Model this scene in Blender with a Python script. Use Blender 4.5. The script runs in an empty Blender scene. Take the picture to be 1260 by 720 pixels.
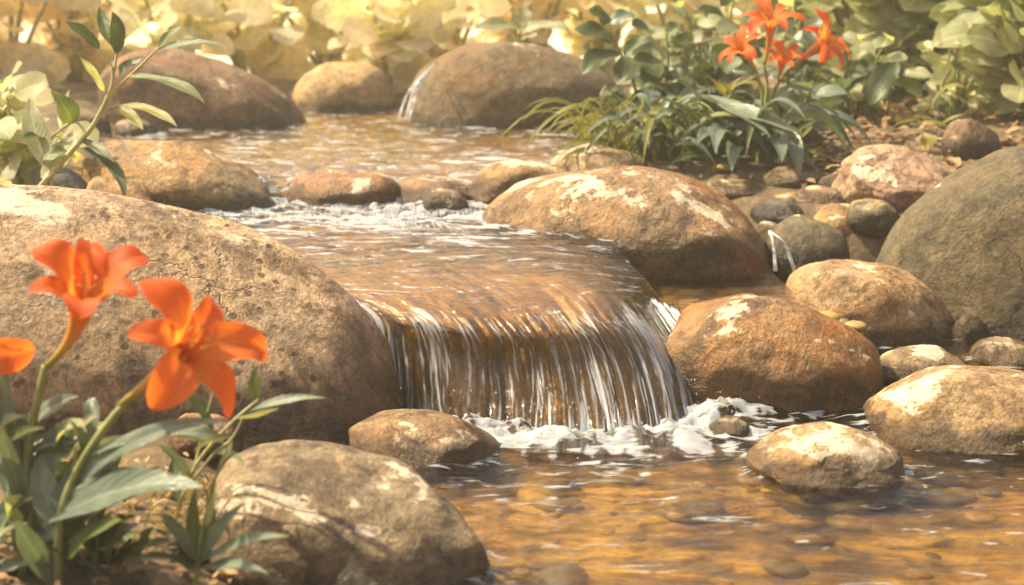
import bpy, bmesh, math, random
import numpy as np
from mathutils import Vector, Matrix, Quaternion, kdtree

random.seed(11)
RNG = np.random.default_rng(5)
S = bpy.context.scene
COL = S.collection
# ------------------------------------------------------------------ camera model
F = 1260 / (2 * math.tan(math.radians(20)))      # focal length in pixels of a 1260 px wide frame
PITCH = math.atan(360 / F) + 0.0                 # horizon on the top edge of the frame
CH = 1.0
FWD = Vector((0, math.cos(PITCH), -math.sin(PITCH)))
UP = Vector((0, math.sin(PITCH), math.cos(PITCH)))
RT = Vector((1, 0, 0))
EYE = Vector((0, 0, CH))
ZL, ZM, ZU, ZB = 0.0, 0.14, 0.28, 0.36           # water levels: lower pool, middle pool, stream, upper stream


def ray(px, py):
    return FWD + RT * ((px - 630) / F) - UP * ((py - 360) / F)


def Pz(px, py, z):
    d = ray(px, py)
    return EYE + d * ((z - CH) / d.z)


def Pd(px, py, Y):
    d = ray(px, py)
    return EYE + d * (Y / d.y)


def project(V):
    V = np.asarray(V) - np.array(EYE)
    dep = V @ np.array(FWD)
    return np.stack([630 + F * (V[:, 0] / dep), 360 - F * (V @ np.array(UP)) / dep], 1)


# ------------------------------------------------------------------ numpy noise
_perm = RNG.permutation(512).astype(np.int64)
_grad = RNG.normal(size=(512, 3)); _grad /= np.linalg.norm(_grad, axis=1)[:, None]


def pn(P):
    P = np.asarray(P, float)
    i = np.floor(P).astype(np.int64); f = P - i
    u = f * f * f * (f * (f * 6 - 15) + 10)
    out = 0
    for dx in (0, 1):
        for dy in (0, 1):
            for dz in (0, 1):
                h = _perm[(_perm[(_perm[(i[..., 0] + dx) & 511] + i[..., 1] + dy) & 511] + i[..., 2] + dz) & 511]
                g = _grad[h]
                d = f - np.array([dx, dy, dz])
                w = (u[..., 0] if dx else 1 - u[..., 0]) * (u[..., 1] if dy else 1 - u[..., 1]) * (u[..., 2] if dz else 1 - u[..., 2])
                out = out + w * (g * d).sum(-1)
    return out * 1.5


def fbm(P, o=4, lac=2.03, gain=0.5):
    P = np.asarray(P, float); a = 1; s = 0; n = 0
    for k in range(o):
        s = s + a * pn(P + 17.3 * k); n += a; a *= gain; P = P * lac
    return s / n


def n2(x, y, k=0.0, o=3):
    return fbm(np.stack([x, y, np.full_like(x, k)], -1), o)


def ss(a, b, x):
    t = np.clip((x - a) / (b - a), 0, 1)
    return t * t * (3 - 2 * t)


# ------------------------------------------------------------------ object helpers
def link(name, me, mat, parent=None, loc=None):
    o = bpy.data.objects.new(name, me); COL.objects.link(o)
    if mat: me.materials.append(mat)
    if parent: o.parent = parent
    if loc is not None: o.location = loc
    return o


def mesh_np(name, V, Fs, smooth=True, uv=None, attrs=None):
    me = bpy.data.meshes.new(name)
    V = np.asarray(V, np.float32)
    if isinstance(Fs, np.ndarray) and Fs.ndim == 2:
        n, k = Fs.shape
        me.vertices.add(len(V)); me.vertices.foreach_set('co', V.ravel())
        me.loops.add(n * k); me.loops.foreach_set('vertex_index', Fs.ravel().astype(np.int32))
        me.polygons.add(n)
        me.polygons.foreach_set('loop_start', np.arange(0, n * k, k, dtype=np.int32))
        me.polygons.foreach_set('loop_total', np.full(n, k, np.int32))
        me.update(calc_edges=True)
    else:
        me.from_pydata([tuple(v) for v in V], [], [tuple(f) for f in Fs])
    me.polygons.foreach_set('use_smooth', np.full(len(me.polygons), smooth))
    if uv is not None:
        l = me.uv_layers.new(name='flow')
        vi = np.empty(len(me.loops), np.int32); me.loops.foreach_get('vertex_index', vi)
        l.data.foreach_set('uv', np.asarray(uv, np.float32)[vi].ravel())
    for k, a in (attrs or {}).items():
        at = me.attributes.new(k, 'FLOAT', 'POINT'); at.data.foreach_set('value', np.asarray(a, np.float32).ravel())
    me.validate(); me.update()
    return me


def tag(o, label=None, cat=None, group=None, kind=None):
    if label: o['label'] = label
    if cat: o['category'] = cat
    if group: o['group'] = group
    if kind: o['kind'] = kind
    return o


def empty(name, loc):
    o = bpy.data.objects.new(name, None); COL.objects.link(o); o.location = loc
    o.empty_display_size = .05
    return o


def gridfaces(nu, nv):
    i = np.arange(nu - 1)[:, None] * nv + np.arange(nv - 1)[None, :]
    i = i.ravel()
    return np.stack([i, i + nv, i + nv + 1, i + 1], 1)


# ------------------------------------------------------------------ materials
def newmat(name):
    m = bpy.data.materials.new(name); m.use_nodes = True
    nt = m.node_tree; nt.nodes.clear()
    return m, nt


class NT:
    def __init__(s, name):
        s.m, s.t = newmat(name)

    def n(s, typ, ins=None, **kw):
        x = s.t.nodes.new(typ)
        for k, v in kw.items(): setattr(x, k, v)
        for k, v in (ins or {}).items():
            if isinstance(v, bpy.types.NodeSocket): s.t.links.new(v, x.inputs[k])
            else: x.inputs[k].default_value = v
        return x

    def ramp(s, fac, stops, interp='LINEAR'):
        r = s.n('ShaderNodeValToRGB', {'Fac': fac}); cr = r.color_ramp; cr.interpolation = interp
        while len(cr.elements) > 1: cr.elements.remove(cr.elements[-1])
        for i, (p, c) in enumerate(stops):
            e = cr.elements[0] if i == 0 else cr.elements.new(p)
            e.position = p
            e.color = (c, c, c, 1) if not hasattr(c, '__len__') else (*c, 1)
        return r.outputs[0]

    def mix(s, fac, a, b, mode='MIX'):
        x = s.n('ShaderNodeMix', data_type='RGBA', blend_type=mode)
        for sock, v in ((x.inputs[0], fac), (x.inputs[6], a), (x.inputs[7], b)):
            if isinstance(v, bpy.types.NodeSocket): s.t.links.new(v, sock)
            elif hasattr(v, '__len__'): sock.default_value = (*v, 1)[:4]
            else: sock.default_value = v
        return x.outputs[2]

    def math(s, op, a, b=0.0, c=0.0, clamp=False):
        x = s.n('ShaderNodeMath', operation=op); x.use_clamp = clamp
        for sock, v in zip(x.inputs, (a, b, c)):
            if isinstance(v, bpy.types.NodeSocket): s.t.links.new(v, sock)
            else: sock.default_value = v
        return x.outputs[0]

    def noise(s, vec, scale, detail=4, rough=.55, dist=0.0, out=0):
        return s.n('ShaderNodeTexNoise', {'Vector': vec, 'Scale': scale, 'Detail': detail, 'Roughness': rough, 'Distortion': dist}).outputs[out]

    def out(s, sh):
        o = s.n('ShaderNodeOutputMaterial'); s.t.links.new(sh, o.inputs['Surface']); return s.m


def rock_mat(name, base, alt, stain, dark, stain_amt=.5, pale=.5, pits=.12, zw=None, gloss=.75, size=.4, seed=0.0, wetfac=.34, wetband=.06, side=0.0):
    """water-worn stone: mottled minerals, iron stains, dark pits, pale highlights painted on top, wet band over the water line"""
    pits = pits if pits > .9 else pits * .35
    base, alt, stain, dark = [(q[0] * 1.04, q[1] * .97, q[2] * .82) for q in (base, alt, stain, dark)]
    t = NT(name)
    tc = t.n('ShaderNodeTexCoord').outputs['Object']
    v = t.n('ShaderNodeMapping', {'Vector': tc, 'Location': (seed * 3.1, seed * 1.7, seed)}).outputs[0]
    k = 1.0 / max(size, .08)
    a = t.noise(v, 1.3 * k, 5, .6, .4)
    c = t.mix(t.ramp(a, [(.36, 0.0), (.62, 1.0)]), base, alt)
    s1 = t.noise(t.n('ShaderNodeMapping', {'Vector': v, 'Location': (5, 2, 1)}).outputs[0], 2.0 * k, 8, .66, .8)
    c = t.mix(t.math('MULTIPLY', t.ramp(s1, [(.46, 0.0), (.60, 1.0)]), stain_amt), c, stain)
    s2 = t.noise(t.n('ShaderNodeMapping', {'Vector': v, 'Location': (1, 7, 3)}).outputs[0], 4.2 * k, 9, .7, .5)
    c = t.mix(t.math('MULTIPLY', t.ramp(s2, [(.50, 0.0), (.58, .75), (.66, 1.0)]), .85), c, dark)
    # edges of washed-out mineral patches
    s3 = t.noise(v, 3.1 * k, 6, .6, 1.0)
    c = t.mix(t.math('MULTIPLY', t.ramp(s3, [(.475, 0.0), (.495, 1.0), (.515, 0.0)]), .5), c, dark)
    # hairline cracks
    vw = t.n('ShaderNodeVectorMath', {0: v, 1: t.n('ShaderNodeVectorMath', {0: t.noise(v, 5.0 * k, 4, .6, 0.0, 1), 'Scale': .35 * size}, operation='SCALE').outputs[0]}, operation='ADD').outputs[0]
    ck = t.n('ShaderNodeTexVoronoi', {'Vector': vw, 'Scale': 1.5 * k}, feature='DISTANCE_TO_EDGE').outputs['Distance']
    ckm = t.math('MULTIPLY', t.ramp(ck, [(.0, 1.0), (.012, 0.0)]), t.ramp(t.noise(v, 1.9 * k, 3), [(.5, 0.0), (.6, 1.0)]))
    c = t.mix(t.math('MULTIPLY', ckm, .7), c, dark)
    if side:     # iron-stained face towards the falling water
        sx_ = t.n('ShaderNodeSeparateXYZ', {0: tc})
        sm = t.math('ADD', t.math('ADD', sx_.outputs[0], t.math('MULTIPLY', sx_.outputs[2], -.35)), t.math('MULTIPLY', t.math('SUBTRACT', t.noise(v, 7.0, 6, .7), .5), .45))
        sm = t.n('ShaderNodeMapRange', {'Value': sm, 'From Min': side, 'From Max': side + .10, 'To Min': 0.0, 'To Max': .8}).outputs[0]
        c = t.mix(sm, c, t.mix(t.ramp(t.noise(v, 12.0, 6, .7), [(.42, 0.0), (.6, 1.0)]), (.10, .05, .018), (.26, .125, .035)))
    # pits / speckle
    vo = t.n('ShaderNodeTexVoronoi', {'Vector': v, 'Scale': 27.0, 'Randomness': 1.0}).outputs['Distance']
    gate = t.ramp(t.noise(v, 2.4 * k, 3), [(.42, 0.0), (.54, 1.0)])
    pit = t.math('MULTIPLY', t.ramp(vo, [(.20, 1.0), (.30, 0.0)]), gate)
    c = t.mix(t.math('MULTIPLY', pit, pits), c, dark)
    fine = t.noise(v, 75.0, 6, .75)
    c = t.mix(.95, c, t.ramp(fine, [(.30, .45), (.5, 1.0), (.72, 1.45)]), 'MULTIPLY')
    med = t.noise(t.n('ShaderNodeMapping', {'Vector': v, 'Location': (3, 8, 2)}).outputs[0], 17.0, 7, .68, .6)
    c = t.mix(.8, c, t.ramp(med, [(.34, .42), (.47, .95), (.55, 1.05), (.68, 1.5)]), 'MULTIPLY')
    grain = t.noise(v, 260.0, 2, .6)
    c = t.mix(.5, c, t.ramp(grain, [(.35, .72), (.65, 1.22)]), 'MULTIPLY')
    geo = t.n('ShaderNodeNewGeometry')
    nz = t.n('ShaderNodeSeparateXYZ', {0: geo.outputs['Normal']}).outputs[2]
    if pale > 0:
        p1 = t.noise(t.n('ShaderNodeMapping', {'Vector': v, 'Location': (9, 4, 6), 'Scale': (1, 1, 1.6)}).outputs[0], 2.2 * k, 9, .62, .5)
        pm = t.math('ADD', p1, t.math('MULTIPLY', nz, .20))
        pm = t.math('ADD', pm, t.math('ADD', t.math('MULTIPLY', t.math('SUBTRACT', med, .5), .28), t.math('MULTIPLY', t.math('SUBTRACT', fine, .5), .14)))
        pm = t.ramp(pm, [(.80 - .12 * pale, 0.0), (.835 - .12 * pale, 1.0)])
        c = t.mix(t.math('MULTIPLY', pm, .7), c, (.68, .57, .42))  # sunlit white highlights painted into the colour of upward faces
    rough = gloss
    if zw is not None:
        z = t.n('ShaderNodeSeparateXYZ', {0: geo.outputs['Position']}).outputs[2]
        zz = t.math('ADD', z, t.math('MULTIPLY', t.math('SUBTRACT', t.noise(v, 14.0, 4), .5), .09))
        wet = t.n('ShaderNodeMapRange', {'Value': zz, 'From Min': zw + wetband * .75, 'From Max': zw + wetband * 1.15, 'To Min': 1.0, 'To Max': 0.0}).outputs[0]
        c = t.mix(t.math('MULTIPLY', wet, 1.0), c, t.mix(1.0, c, (wetfac, wetfac * .92, wetfac * .8), 'MULTIPLY'))
        rough = t.n('ShaderNodeMapRange', {'Value': wet, 'From Min': 0.0, 'From Max': 1.0, 'To Min': gloss, 'To Max': .22}).outputs[0]
    h = t.math('ADD', t.math('MULTIPLY', t.noise(v, 16.0, 8, .65), 1.0), t.math('MULTIPLY', fine, .22))
    h = t.math('SUBTRACT', h, t.math('ADD', t.math('MULTIPLY', pit, .08 * pits), t.math('MULTIPLY', ckm, .25)))
    b = t.n('ShaderNodeBump', {'Height': h, 'Strength': .8, 'Distance': .03}).outputs[0]
    bs = t.n('ShaderNodeBsdfPrincipled', {'Base Color': c, 'Roughness': rough, 'Normal': b, 'Specular IOR Level': .4})
    return t.out(bs.outputs[0])


def leaf_mat(name, col, col2, trans=.45, rough=.45, tcol=None):
    t = NT(name)
    geo = t.n('ShaderNodeNewGeometry')
    oi = t.n('ShaderNodeObjectInfo')
    tc = t.n('ShaderNodeTexCoord').outputs['Object']
    r = t.math('FRACT', t.math('ADD', geo.outputs['Random Per Island'], oi.outputs['Random']))
    c = t.mix(r, col, col2)
    nz = t.noise(tc, 22.0, 5, .6)
    c = t.mix(.6, c, t.ramp(nz, [(.3, .62), (.7, 1.3)]), 'MULTIPLY')
    uv = t.n('ShaderNodeUVMap', uv_map='flow').outputs[0]
    su = t.n('ShaderNodeSeparateXYZ', {0: uv})
    vein = t.math('ABSOLUTE', su.outputs[0])
    c = t.mix(t.math('MULTIPLY', t.ramp(vein, [(.0, 1.0), (.10, 0.0)]), .35), c, tuple(min(1, x * 2.0 + .03) for x in col2))
    c = t.mix(t.math('MULTIPLY', t.ramp(t.math('ADD', su.outputs[1], t.math('MULTIPLY', t.math('SUBTRACT', nz, .5), .5)), [(.86, 0.0), (1.0, 1.0)]), t.ramp(r, [(.4, 0.0), (.7, .5)])), c, (.20, .13, .05))
    c = t.mix(t.math('MULTIPLY', t.ramp(t.noise(tc, 60.0, 3), [(.66, 0.0), (.70, 1.0)]), .5), c, (.16, .11, .04))
    side = t.math('SINE', t.math('MULTIPLY', t.math('ADD', su.outputs[1], t.math('MULTIPLY', vein, -.22)), 70.0))
    bmp = t.n('ShaderNodeBump', {'Height': t.math('ADD', t.math('MULTIPLY', side, .2), nz), 'Strength': .3, 'Distance': .004}).outputs[0]
    bs = t.n('ShaderNodeBsdfPrincipled', {'Base Color': c, 'Roughness': rough, 'Normal': bmp, 'Specular IOR Level': .35})
    tr = t.n('ShaderNodeBsdfTranslucent', {'Color': t.mix(1.0, c, tcol or (1.5, 1.5, .7), 'MULTIPLY')})
    mx = t.n('ShaderNodeMixShader', {0: trans, 1: bs.outputs[0], 2: tr.outputs[0]})
    return t.out(mx.outputs[0])


def plain_mat(name, col, rough=.6, var=.3, scale=30.0, bump=.2):
    t = NT(name)
    tc = t.n('ShaderNodeTexCoord').outputs['Object']
    n = t.noise(tc, scale, 5, .6)
    c = t.mix(1.0, col, t.ramp(n, [(.3, 1 - var), (.7, 1 + var)]), 'MULTIPLY')
    b = t.n('ShaderNodeBump', {'Height': n, 'Strength': bump, 'Distance': .01}).outputs[0]
    bs = t.n('ShaderNodeBsdfPrincipled', {'Base Color': c, 'Roughness': rough, 'Normal': b})
    return t.out(bs.outputs[0])


def petal_mat():
    t = NT('orange petal')
    uv = t.n('ShaderNodeUVMap', uv_map='flow').outputs[0]
    s = t.n('ShaderNodeSeparateXYZ', {0: uv})
    oi = t.n('ShaderNodeObjectInfo').outputs['Random']
    c = t.ramp(s.outputs[1], [(0.0, (.60, .34, .07)), (.2, (.78, .27, .045)), (.55, (.80, .135, .025)), (1.0, (.76, .11, .025))])
    c = t.mix(t.math('MULTIPLY', oi, .45), c, (.84, .24, .035))
    tc = t.n('ShaderNodeTexCoord').outputs['Object']
    st = t.noise(t.n('ShaderNodeMapping', {'Vector': uv, 'Scale': (11, 1.6, 1)}).outputs[0], 1.0, 4, .6)
    c = t.mix(.7, c, t.ramp(st, [(.3, .55), (.7, 1.3)]), 'MULTIPLY')
    b = t.n('ShaderNodeBump', {'Height': st, 'Strength': .5, 'Distance': .004}).outputs[0]
    bs = t.n('ShaderNodeBsdfPrincipled', {'Base Color': c, 'Roughness': .5, 'Normal': b, 'Specular IOR Level': .3})
    tr = t.n('ShaderNodeBsdfTranslucent', {'Color': t.mix(1.0, c, (1.2, 1.1, .9), 'MULTIPLY')})
    return t.out(t.n('ShaderNodeMixShader', {0: .55, 1: bs.outputs[0], 2: tr.outputs[0]}).outputs[0])


def tube_mat():
    t = NT('flower tube')
    uv = t.n('ShaderNodeUVMap', uv_map='flow').outputs[0]
    s = t.n('ShaderNodeSeparateXYZ', {0: uv})
    c = t.ramp(s.outputs[1], [(0.0, (.20, .20, .05)), (.35, (.48, .30, .06)), (.8, (.66, .27, .04)), (1.0, (.72, .20, .03))])
    st = t.noise(t.n('ShaderNodeMapping', {'Vector': uv, 'Scale': (18, 1.5, 1)}).outputs[0], 1.0, 3)
    c = t.mix(.7, c, t.ramp(st, [(.3, .7), (.7, 1.25)]), 'MULTIPLY')
    bs = t.n('ShaderNodeBsdfPrincipled', {'Base Color': c, 'Roughness': .5})
    tr = t.n('ShaderNodeBsdfTranslucent', {'Color': c})
    return t.out(t.n('ShaderNodeMixShader', {0: .3, 1: bs.outputs[0], 2: tr.outputs[0]}).outputs[0])


def water_mat(name, tint, foam_col=(.72, .79, .87), streak=(40.0, 3.0), bump_scale=(14.0, 30.0), bump=.25, rough=.05, refr=.35, ior=1.42):
    """clear shallow water: reflection by Fresnel, see-through otherwise, aerated white and painted glints where the mesh carries foam"""
    t = NT(name)
    uv = t.n('ShaderNodeUVMap', uv_map='flow').outputs[0]
    m1 = t.n('ShaderNodeMapping', {'Vector': uv, 'Scale': (bump_scale[0], bump_scale[1], 1)}).outputs[0]
    h = t.noise(m1, 1.0, 5, .55, .6)
    nb = t.n('ShaderNodeBump', {'Height': h, 'Strength': bump, 'Distance': .02}).outputs[0]
    fr = t.n('ShaderNodeFresnel', {'IOR': ior, 'Normal': nb}).outputs[0]
    gl = t.n('ShaderNodeBsdfGlossy', {'Color': (1, 1, 1, 1), 'Roughness': rough, 'Normal': nb})
    tr = t.n('ShaderNodeBsdfTransparent', {'Color': (*tint, 1)})
    rf = t.n('ShaderNodeBsdfRefraction', {'Color': (*tint, 1), 'Roughness': .06, 'IOR': 1.33, 'Normal': nb})
    tr = t.n('ShaderNodeMixShader', {0: refr, 1: tr.outputs[0], 2: rf.outputs[0]})
    w = t.n('ShaderNodeMixShader', {0: fr, 1: tr.outputs[0], 2: gl.outputs[0]})
    foam = t.n('ShaderNodeAttribute', attribute_name='foam').outputs['Fac']  # foam plus the painted sun glints
    m2 = t.n('ShaderNodeMapping', {'Vector': uv, 'Scale': (streak[0], streak[1], 1)}).outputs[0]
    fn = t.noise(m2, 1.0, 6, .62, .5)
    fm = t.math('ADD', foam, t.math('MULTIPLY', t.math('SUBTRACT', fn, .5), 1.5))
    fm = t.ramp(fm, [(.48, 0.0), (.60, .55), (.85, 1.0)])
    fm = t.math('MULTIPLY', fm, .66)
    fb = t.n('ShaderNodeBump', {'Height': fn, 'Strength': .6, 'Distance': .02}).outputs[0]
    fo = t.n('ShaderNodeBsdfPrincipled', {'Base Color': (*foam_col, 1), 'Roughness': .35, 'Normal': fb, 'Subsurface Weight': 0.0})
    ft = t.n('ShaderNodeBsdfTranslucent', {'Color': (*foam_col, 1)})
    fo = t.n('ShaderNodeMixShader', {0: .4, 1: fo.outputs[0], 2: ft.outputs[0]})
    mx = t.n('ShaderNodeMixShader', {0: fm, 1: w.outputs[0], 2: fo.outputs[0]})
    return t.out(mx.outputs[0])


# ------------------------------------------------------------------ rocks
_ico = {}


def ico(level):
    if level not in _ico:
        bm = bmesh.new(); bmesh.ops.create_icosphere(bm, subdivisions=level, radius=1)
        V = np.array([v.co[:] for v in bm.verts]); Fc = np.array([[v.index for v in f.verts] for f in bm.faces]); bm.free()
        _ico[level] = (V / np.linalg.norm(V, axis=1)[:, None], Fc)
    return _ico[level]


ROCK_PTS = []     # surface points of every rock, for where the water meets it


def rock_shape(level, seed, aspect, roll, yaw, e, amp, flat=0.0):
    V, Fc = ico(level)
    V = V.copy()
    r = (np.abs(V) ** e).sum(1) ** (1 / e)
    V = V / r[:, None]
    q = np.array([seed * 3.7, seed * 1.3, seed * .7])
    d = fbm(V * 1.1 + q, 2) * amp + fbm(V * 3.0 + q, 4) * amp * .34 + fbm(V * 9 + q, 4, gain=.6) * amp * .075
    if flat:   # planes knocked off the stone
        for k in range(7):
            nrm = np.random.default_rng(int(seed * 10) + k).normal(size=3); nrm /= np.linalg.norm(nrm)
            h = .72 + .15 * ((k * 37) % 10) / 10
            over = (V @ nrm) - h
            V = V - np.outer(np.clip(over, 0, None) * flat, nrm)
    V = V * (1 + d)[:, None]
    V = V * np.array(aspect)
    a = math.radians(roll); c, s = math.cos(a), math.sin(a)
    V = np.stack([V[:, 0] * c + V[:, 2] * s, V[:, 1], -V[:, 0] * s + V[:, 2] * c], 1)
    a = math.radians(yaw); c, s = math.cos(a), math.sin(a)
    V = np.stack([V[:, 0] * c - V[:, 1] * s, V[:, 0] * s + V[:, 1] * c, V[:, 2]], 1)
    return V, Fc


def rock(name, label, box, zw, mat, level=5, seed=1.0, aspect=(1, .8, .7), roll=0, yaw=0, e=2.2, amp=.13, c=.25, depth=.8, flat=0.0, cat='rock', group=None):
    """fit a water-worn stone so that what stands above level zw fills BOX = (x0, x1, top, waterline) of the view"""
    U, Fc = rock_shape(level, seed, aspect, roll, yaw, e, amp * 1.3, max(flat, .45))
    U = U - (U.max(0) + U.min(0)) / 2
    U = U / ((U.max(0) - U.min(0)) / 2)
    x0, x1, yt, yb = box
    c = c * .2
    front = Pz((x0 + x1) / 2, yb, zw)
    Yc = front.y; sx = (x1 - x0) / 2 * Yc / F; sz = (yb - yt) / 2 * Yc / F * 1.2; X = ((x0 + x1) / 2 - 630) * Yc / F
    for it in range(40):
        sy = sx * depth
        V = U * np.array([sx, sy, sz]) + np.array([X, Yc, zw + c * sz])
        vis = V[:, 2] >= zw - .002
        W = V[vis]; pp = project(W)
        gx0, gx1, gy0, gy1 = pp[:, 0].min(), pp[:, 0].max(), pp[:, 1].min(), pp[:, 1].max()
        sx *= ((x1 - x0) / (gx1 - gx0)) ** .7
        X += ((x0 + x1) / 2 - (gx0 + gx1) / 2) * Yc / F * .8
        fy = W[pp[:, 1].argmax(), 1]
        Yc += np.clip(Pz((x0 + x1) / 2, yb, zw).y - Pz((x0 + x1) / 2, gy1, zw).y, -.4, .4) * .7
        sz *= max(.5, min(2, (gy1 - yt) / (gy1 - gy0))) ** .7
    V = U * np.array([sx, sx * depth, sz]) + np.array([X, Yc, zw + c * sz])
    loc = Vector((X, Yc, V[:, 2].min()))
    ROCK_PTS.append(V)
    o = link(name, mesh_np(name, V - np.array(loc), Fc), mat, loc=loc)
    tag(o, label, cat, group)
    return o


# colours (albedo)
SAND = (.38, .27, .17); TAN = (.30, .20, .115); OCH = (.36, .19, .065); RUST = (.27, .115, .035); BRN = (.13, .075, .035)
DK = (.075, .045, .024); GREY = (.22, .18, .125); PINK = (.34, .22, .16); OLIVE = (.15, .12, .06); SLATE = (.09, .09, .095); PALE = (.48, .38, .27)

rk = rock_mat
R = rock
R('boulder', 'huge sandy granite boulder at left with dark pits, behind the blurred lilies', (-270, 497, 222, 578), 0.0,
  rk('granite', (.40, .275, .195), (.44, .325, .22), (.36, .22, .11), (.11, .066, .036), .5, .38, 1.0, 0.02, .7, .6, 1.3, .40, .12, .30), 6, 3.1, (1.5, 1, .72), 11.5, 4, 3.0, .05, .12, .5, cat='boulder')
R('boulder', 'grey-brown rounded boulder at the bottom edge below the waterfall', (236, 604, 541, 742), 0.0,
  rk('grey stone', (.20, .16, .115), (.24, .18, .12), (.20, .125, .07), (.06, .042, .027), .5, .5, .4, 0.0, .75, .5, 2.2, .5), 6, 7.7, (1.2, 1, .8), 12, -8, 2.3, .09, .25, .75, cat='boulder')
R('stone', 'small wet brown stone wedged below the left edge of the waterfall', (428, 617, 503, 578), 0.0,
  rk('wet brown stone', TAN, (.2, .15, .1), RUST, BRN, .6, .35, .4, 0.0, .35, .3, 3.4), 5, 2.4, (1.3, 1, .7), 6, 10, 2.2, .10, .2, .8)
R('boulder', 'orange-brown wet boulder right of the waterfall with a white highlight painted on its shoulder', (806, 1088, 361, 507), 0.0,
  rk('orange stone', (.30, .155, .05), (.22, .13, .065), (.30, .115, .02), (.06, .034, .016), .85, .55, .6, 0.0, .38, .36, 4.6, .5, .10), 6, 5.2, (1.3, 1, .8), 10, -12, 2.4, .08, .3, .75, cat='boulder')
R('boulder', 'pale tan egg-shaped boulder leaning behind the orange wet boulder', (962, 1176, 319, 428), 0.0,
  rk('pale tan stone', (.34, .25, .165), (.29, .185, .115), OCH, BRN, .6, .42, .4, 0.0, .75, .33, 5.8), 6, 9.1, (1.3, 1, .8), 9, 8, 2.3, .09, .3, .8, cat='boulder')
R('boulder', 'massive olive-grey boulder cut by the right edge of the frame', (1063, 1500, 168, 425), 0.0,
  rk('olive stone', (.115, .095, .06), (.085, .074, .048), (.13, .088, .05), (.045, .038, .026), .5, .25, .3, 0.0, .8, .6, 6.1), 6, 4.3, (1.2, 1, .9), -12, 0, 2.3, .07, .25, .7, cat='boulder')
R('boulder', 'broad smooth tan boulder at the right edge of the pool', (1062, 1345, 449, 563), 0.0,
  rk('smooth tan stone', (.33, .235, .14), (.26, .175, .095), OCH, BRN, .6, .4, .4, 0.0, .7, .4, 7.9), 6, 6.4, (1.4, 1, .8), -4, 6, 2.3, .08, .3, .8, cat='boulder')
R('rock', 'low rounded rock alone in the front pool with pale highlights painted on top', (917, 1114, 519, 604), 0.0,
  rk('highlit stone', (.40, .30, .19), (.28, .20, .12), OCH, BRN, .5, .75, .7, 0.0, .7, .28, 8.3), 6, 8.8, (1.3, 1, .8), 4, 0, 2.2, .10, .28, .8)
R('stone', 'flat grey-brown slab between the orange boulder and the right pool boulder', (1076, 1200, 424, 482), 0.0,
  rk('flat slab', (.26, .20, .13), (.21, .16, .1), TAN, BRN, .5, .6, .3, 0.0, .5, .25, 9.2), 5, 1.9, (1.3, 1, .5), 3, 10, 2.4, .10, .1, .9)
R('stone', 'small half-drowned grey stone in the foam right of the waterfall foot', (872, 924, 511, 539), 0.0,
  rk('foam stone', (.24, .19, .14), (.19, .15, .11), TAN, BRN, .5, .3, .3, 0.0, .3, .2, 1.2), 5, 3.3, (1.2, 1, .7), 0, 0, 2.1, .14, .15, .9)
R('boulder', 'large glistening amber boulder above the waterfall with white highlights painted on top', (588, 948, 204, 347), ZM,
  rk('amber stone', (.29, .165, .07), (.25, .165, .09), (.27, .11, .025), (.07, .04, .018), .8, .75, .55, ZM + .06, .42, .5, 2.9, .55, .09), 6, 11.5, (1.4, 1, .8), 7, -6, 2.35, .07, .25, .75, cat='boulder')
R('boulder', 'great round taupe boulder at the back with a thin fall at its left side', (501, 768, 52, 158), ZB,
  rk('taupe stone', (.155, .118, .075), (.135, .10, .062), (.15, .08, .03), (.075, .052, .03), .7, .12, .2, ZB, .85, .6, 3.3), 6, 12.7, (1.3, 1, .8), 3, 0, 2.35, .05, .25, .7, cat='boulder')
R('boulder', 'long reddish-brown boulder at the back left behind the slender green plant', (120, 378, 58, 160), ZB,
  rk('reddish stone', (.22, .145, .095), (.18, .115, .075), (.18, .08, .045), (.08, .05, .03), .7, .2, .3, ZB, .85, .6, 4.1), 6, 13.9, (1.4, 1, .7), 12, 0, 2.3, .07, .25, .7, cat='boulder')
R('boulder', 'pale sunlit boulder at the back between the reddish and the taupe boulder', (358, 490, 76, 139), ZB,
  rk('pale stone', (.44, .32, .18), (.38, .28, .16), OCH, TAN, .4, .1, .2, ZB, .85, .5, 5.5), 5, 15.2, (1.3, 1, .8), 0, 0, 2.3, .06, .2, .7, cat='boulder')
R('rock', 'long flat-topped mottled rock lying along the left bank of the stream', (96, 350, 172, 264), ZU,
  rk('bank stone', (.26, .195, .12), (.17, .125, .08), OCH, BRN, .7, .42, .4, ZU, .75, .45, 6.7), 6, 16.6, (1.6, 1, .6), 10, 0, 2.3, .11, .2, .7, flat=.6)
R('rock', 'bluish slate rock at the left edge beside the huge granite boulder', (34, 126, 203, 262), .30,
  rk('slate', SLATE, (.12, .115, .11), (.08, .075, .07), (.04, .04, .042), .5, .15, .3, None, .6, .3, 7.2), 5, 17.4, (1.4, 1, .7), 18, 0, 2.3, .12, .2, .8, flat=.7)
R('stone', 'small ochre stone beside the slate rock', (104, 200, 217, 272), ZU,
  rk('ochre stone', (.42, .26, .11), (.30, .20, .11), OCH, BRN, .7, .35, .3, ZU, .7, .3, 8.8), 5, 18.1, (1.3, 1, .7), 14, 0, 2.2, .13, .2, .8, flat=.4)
R('rock', 'low red-brown rock in the middle of the upper cascade with white highlights painted on its crown', (352, 500, 208, 255), ZU,
  rk('red brown stone', (.24, .115, .05), (.30, .16, .07), RUST, BRN, .7, .72, .3, ZU, .3, .3, 9.9), 5, 19.3, (1.4, 1, .6), 4, 0, 2.3, .10, .15, .8)
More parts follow.
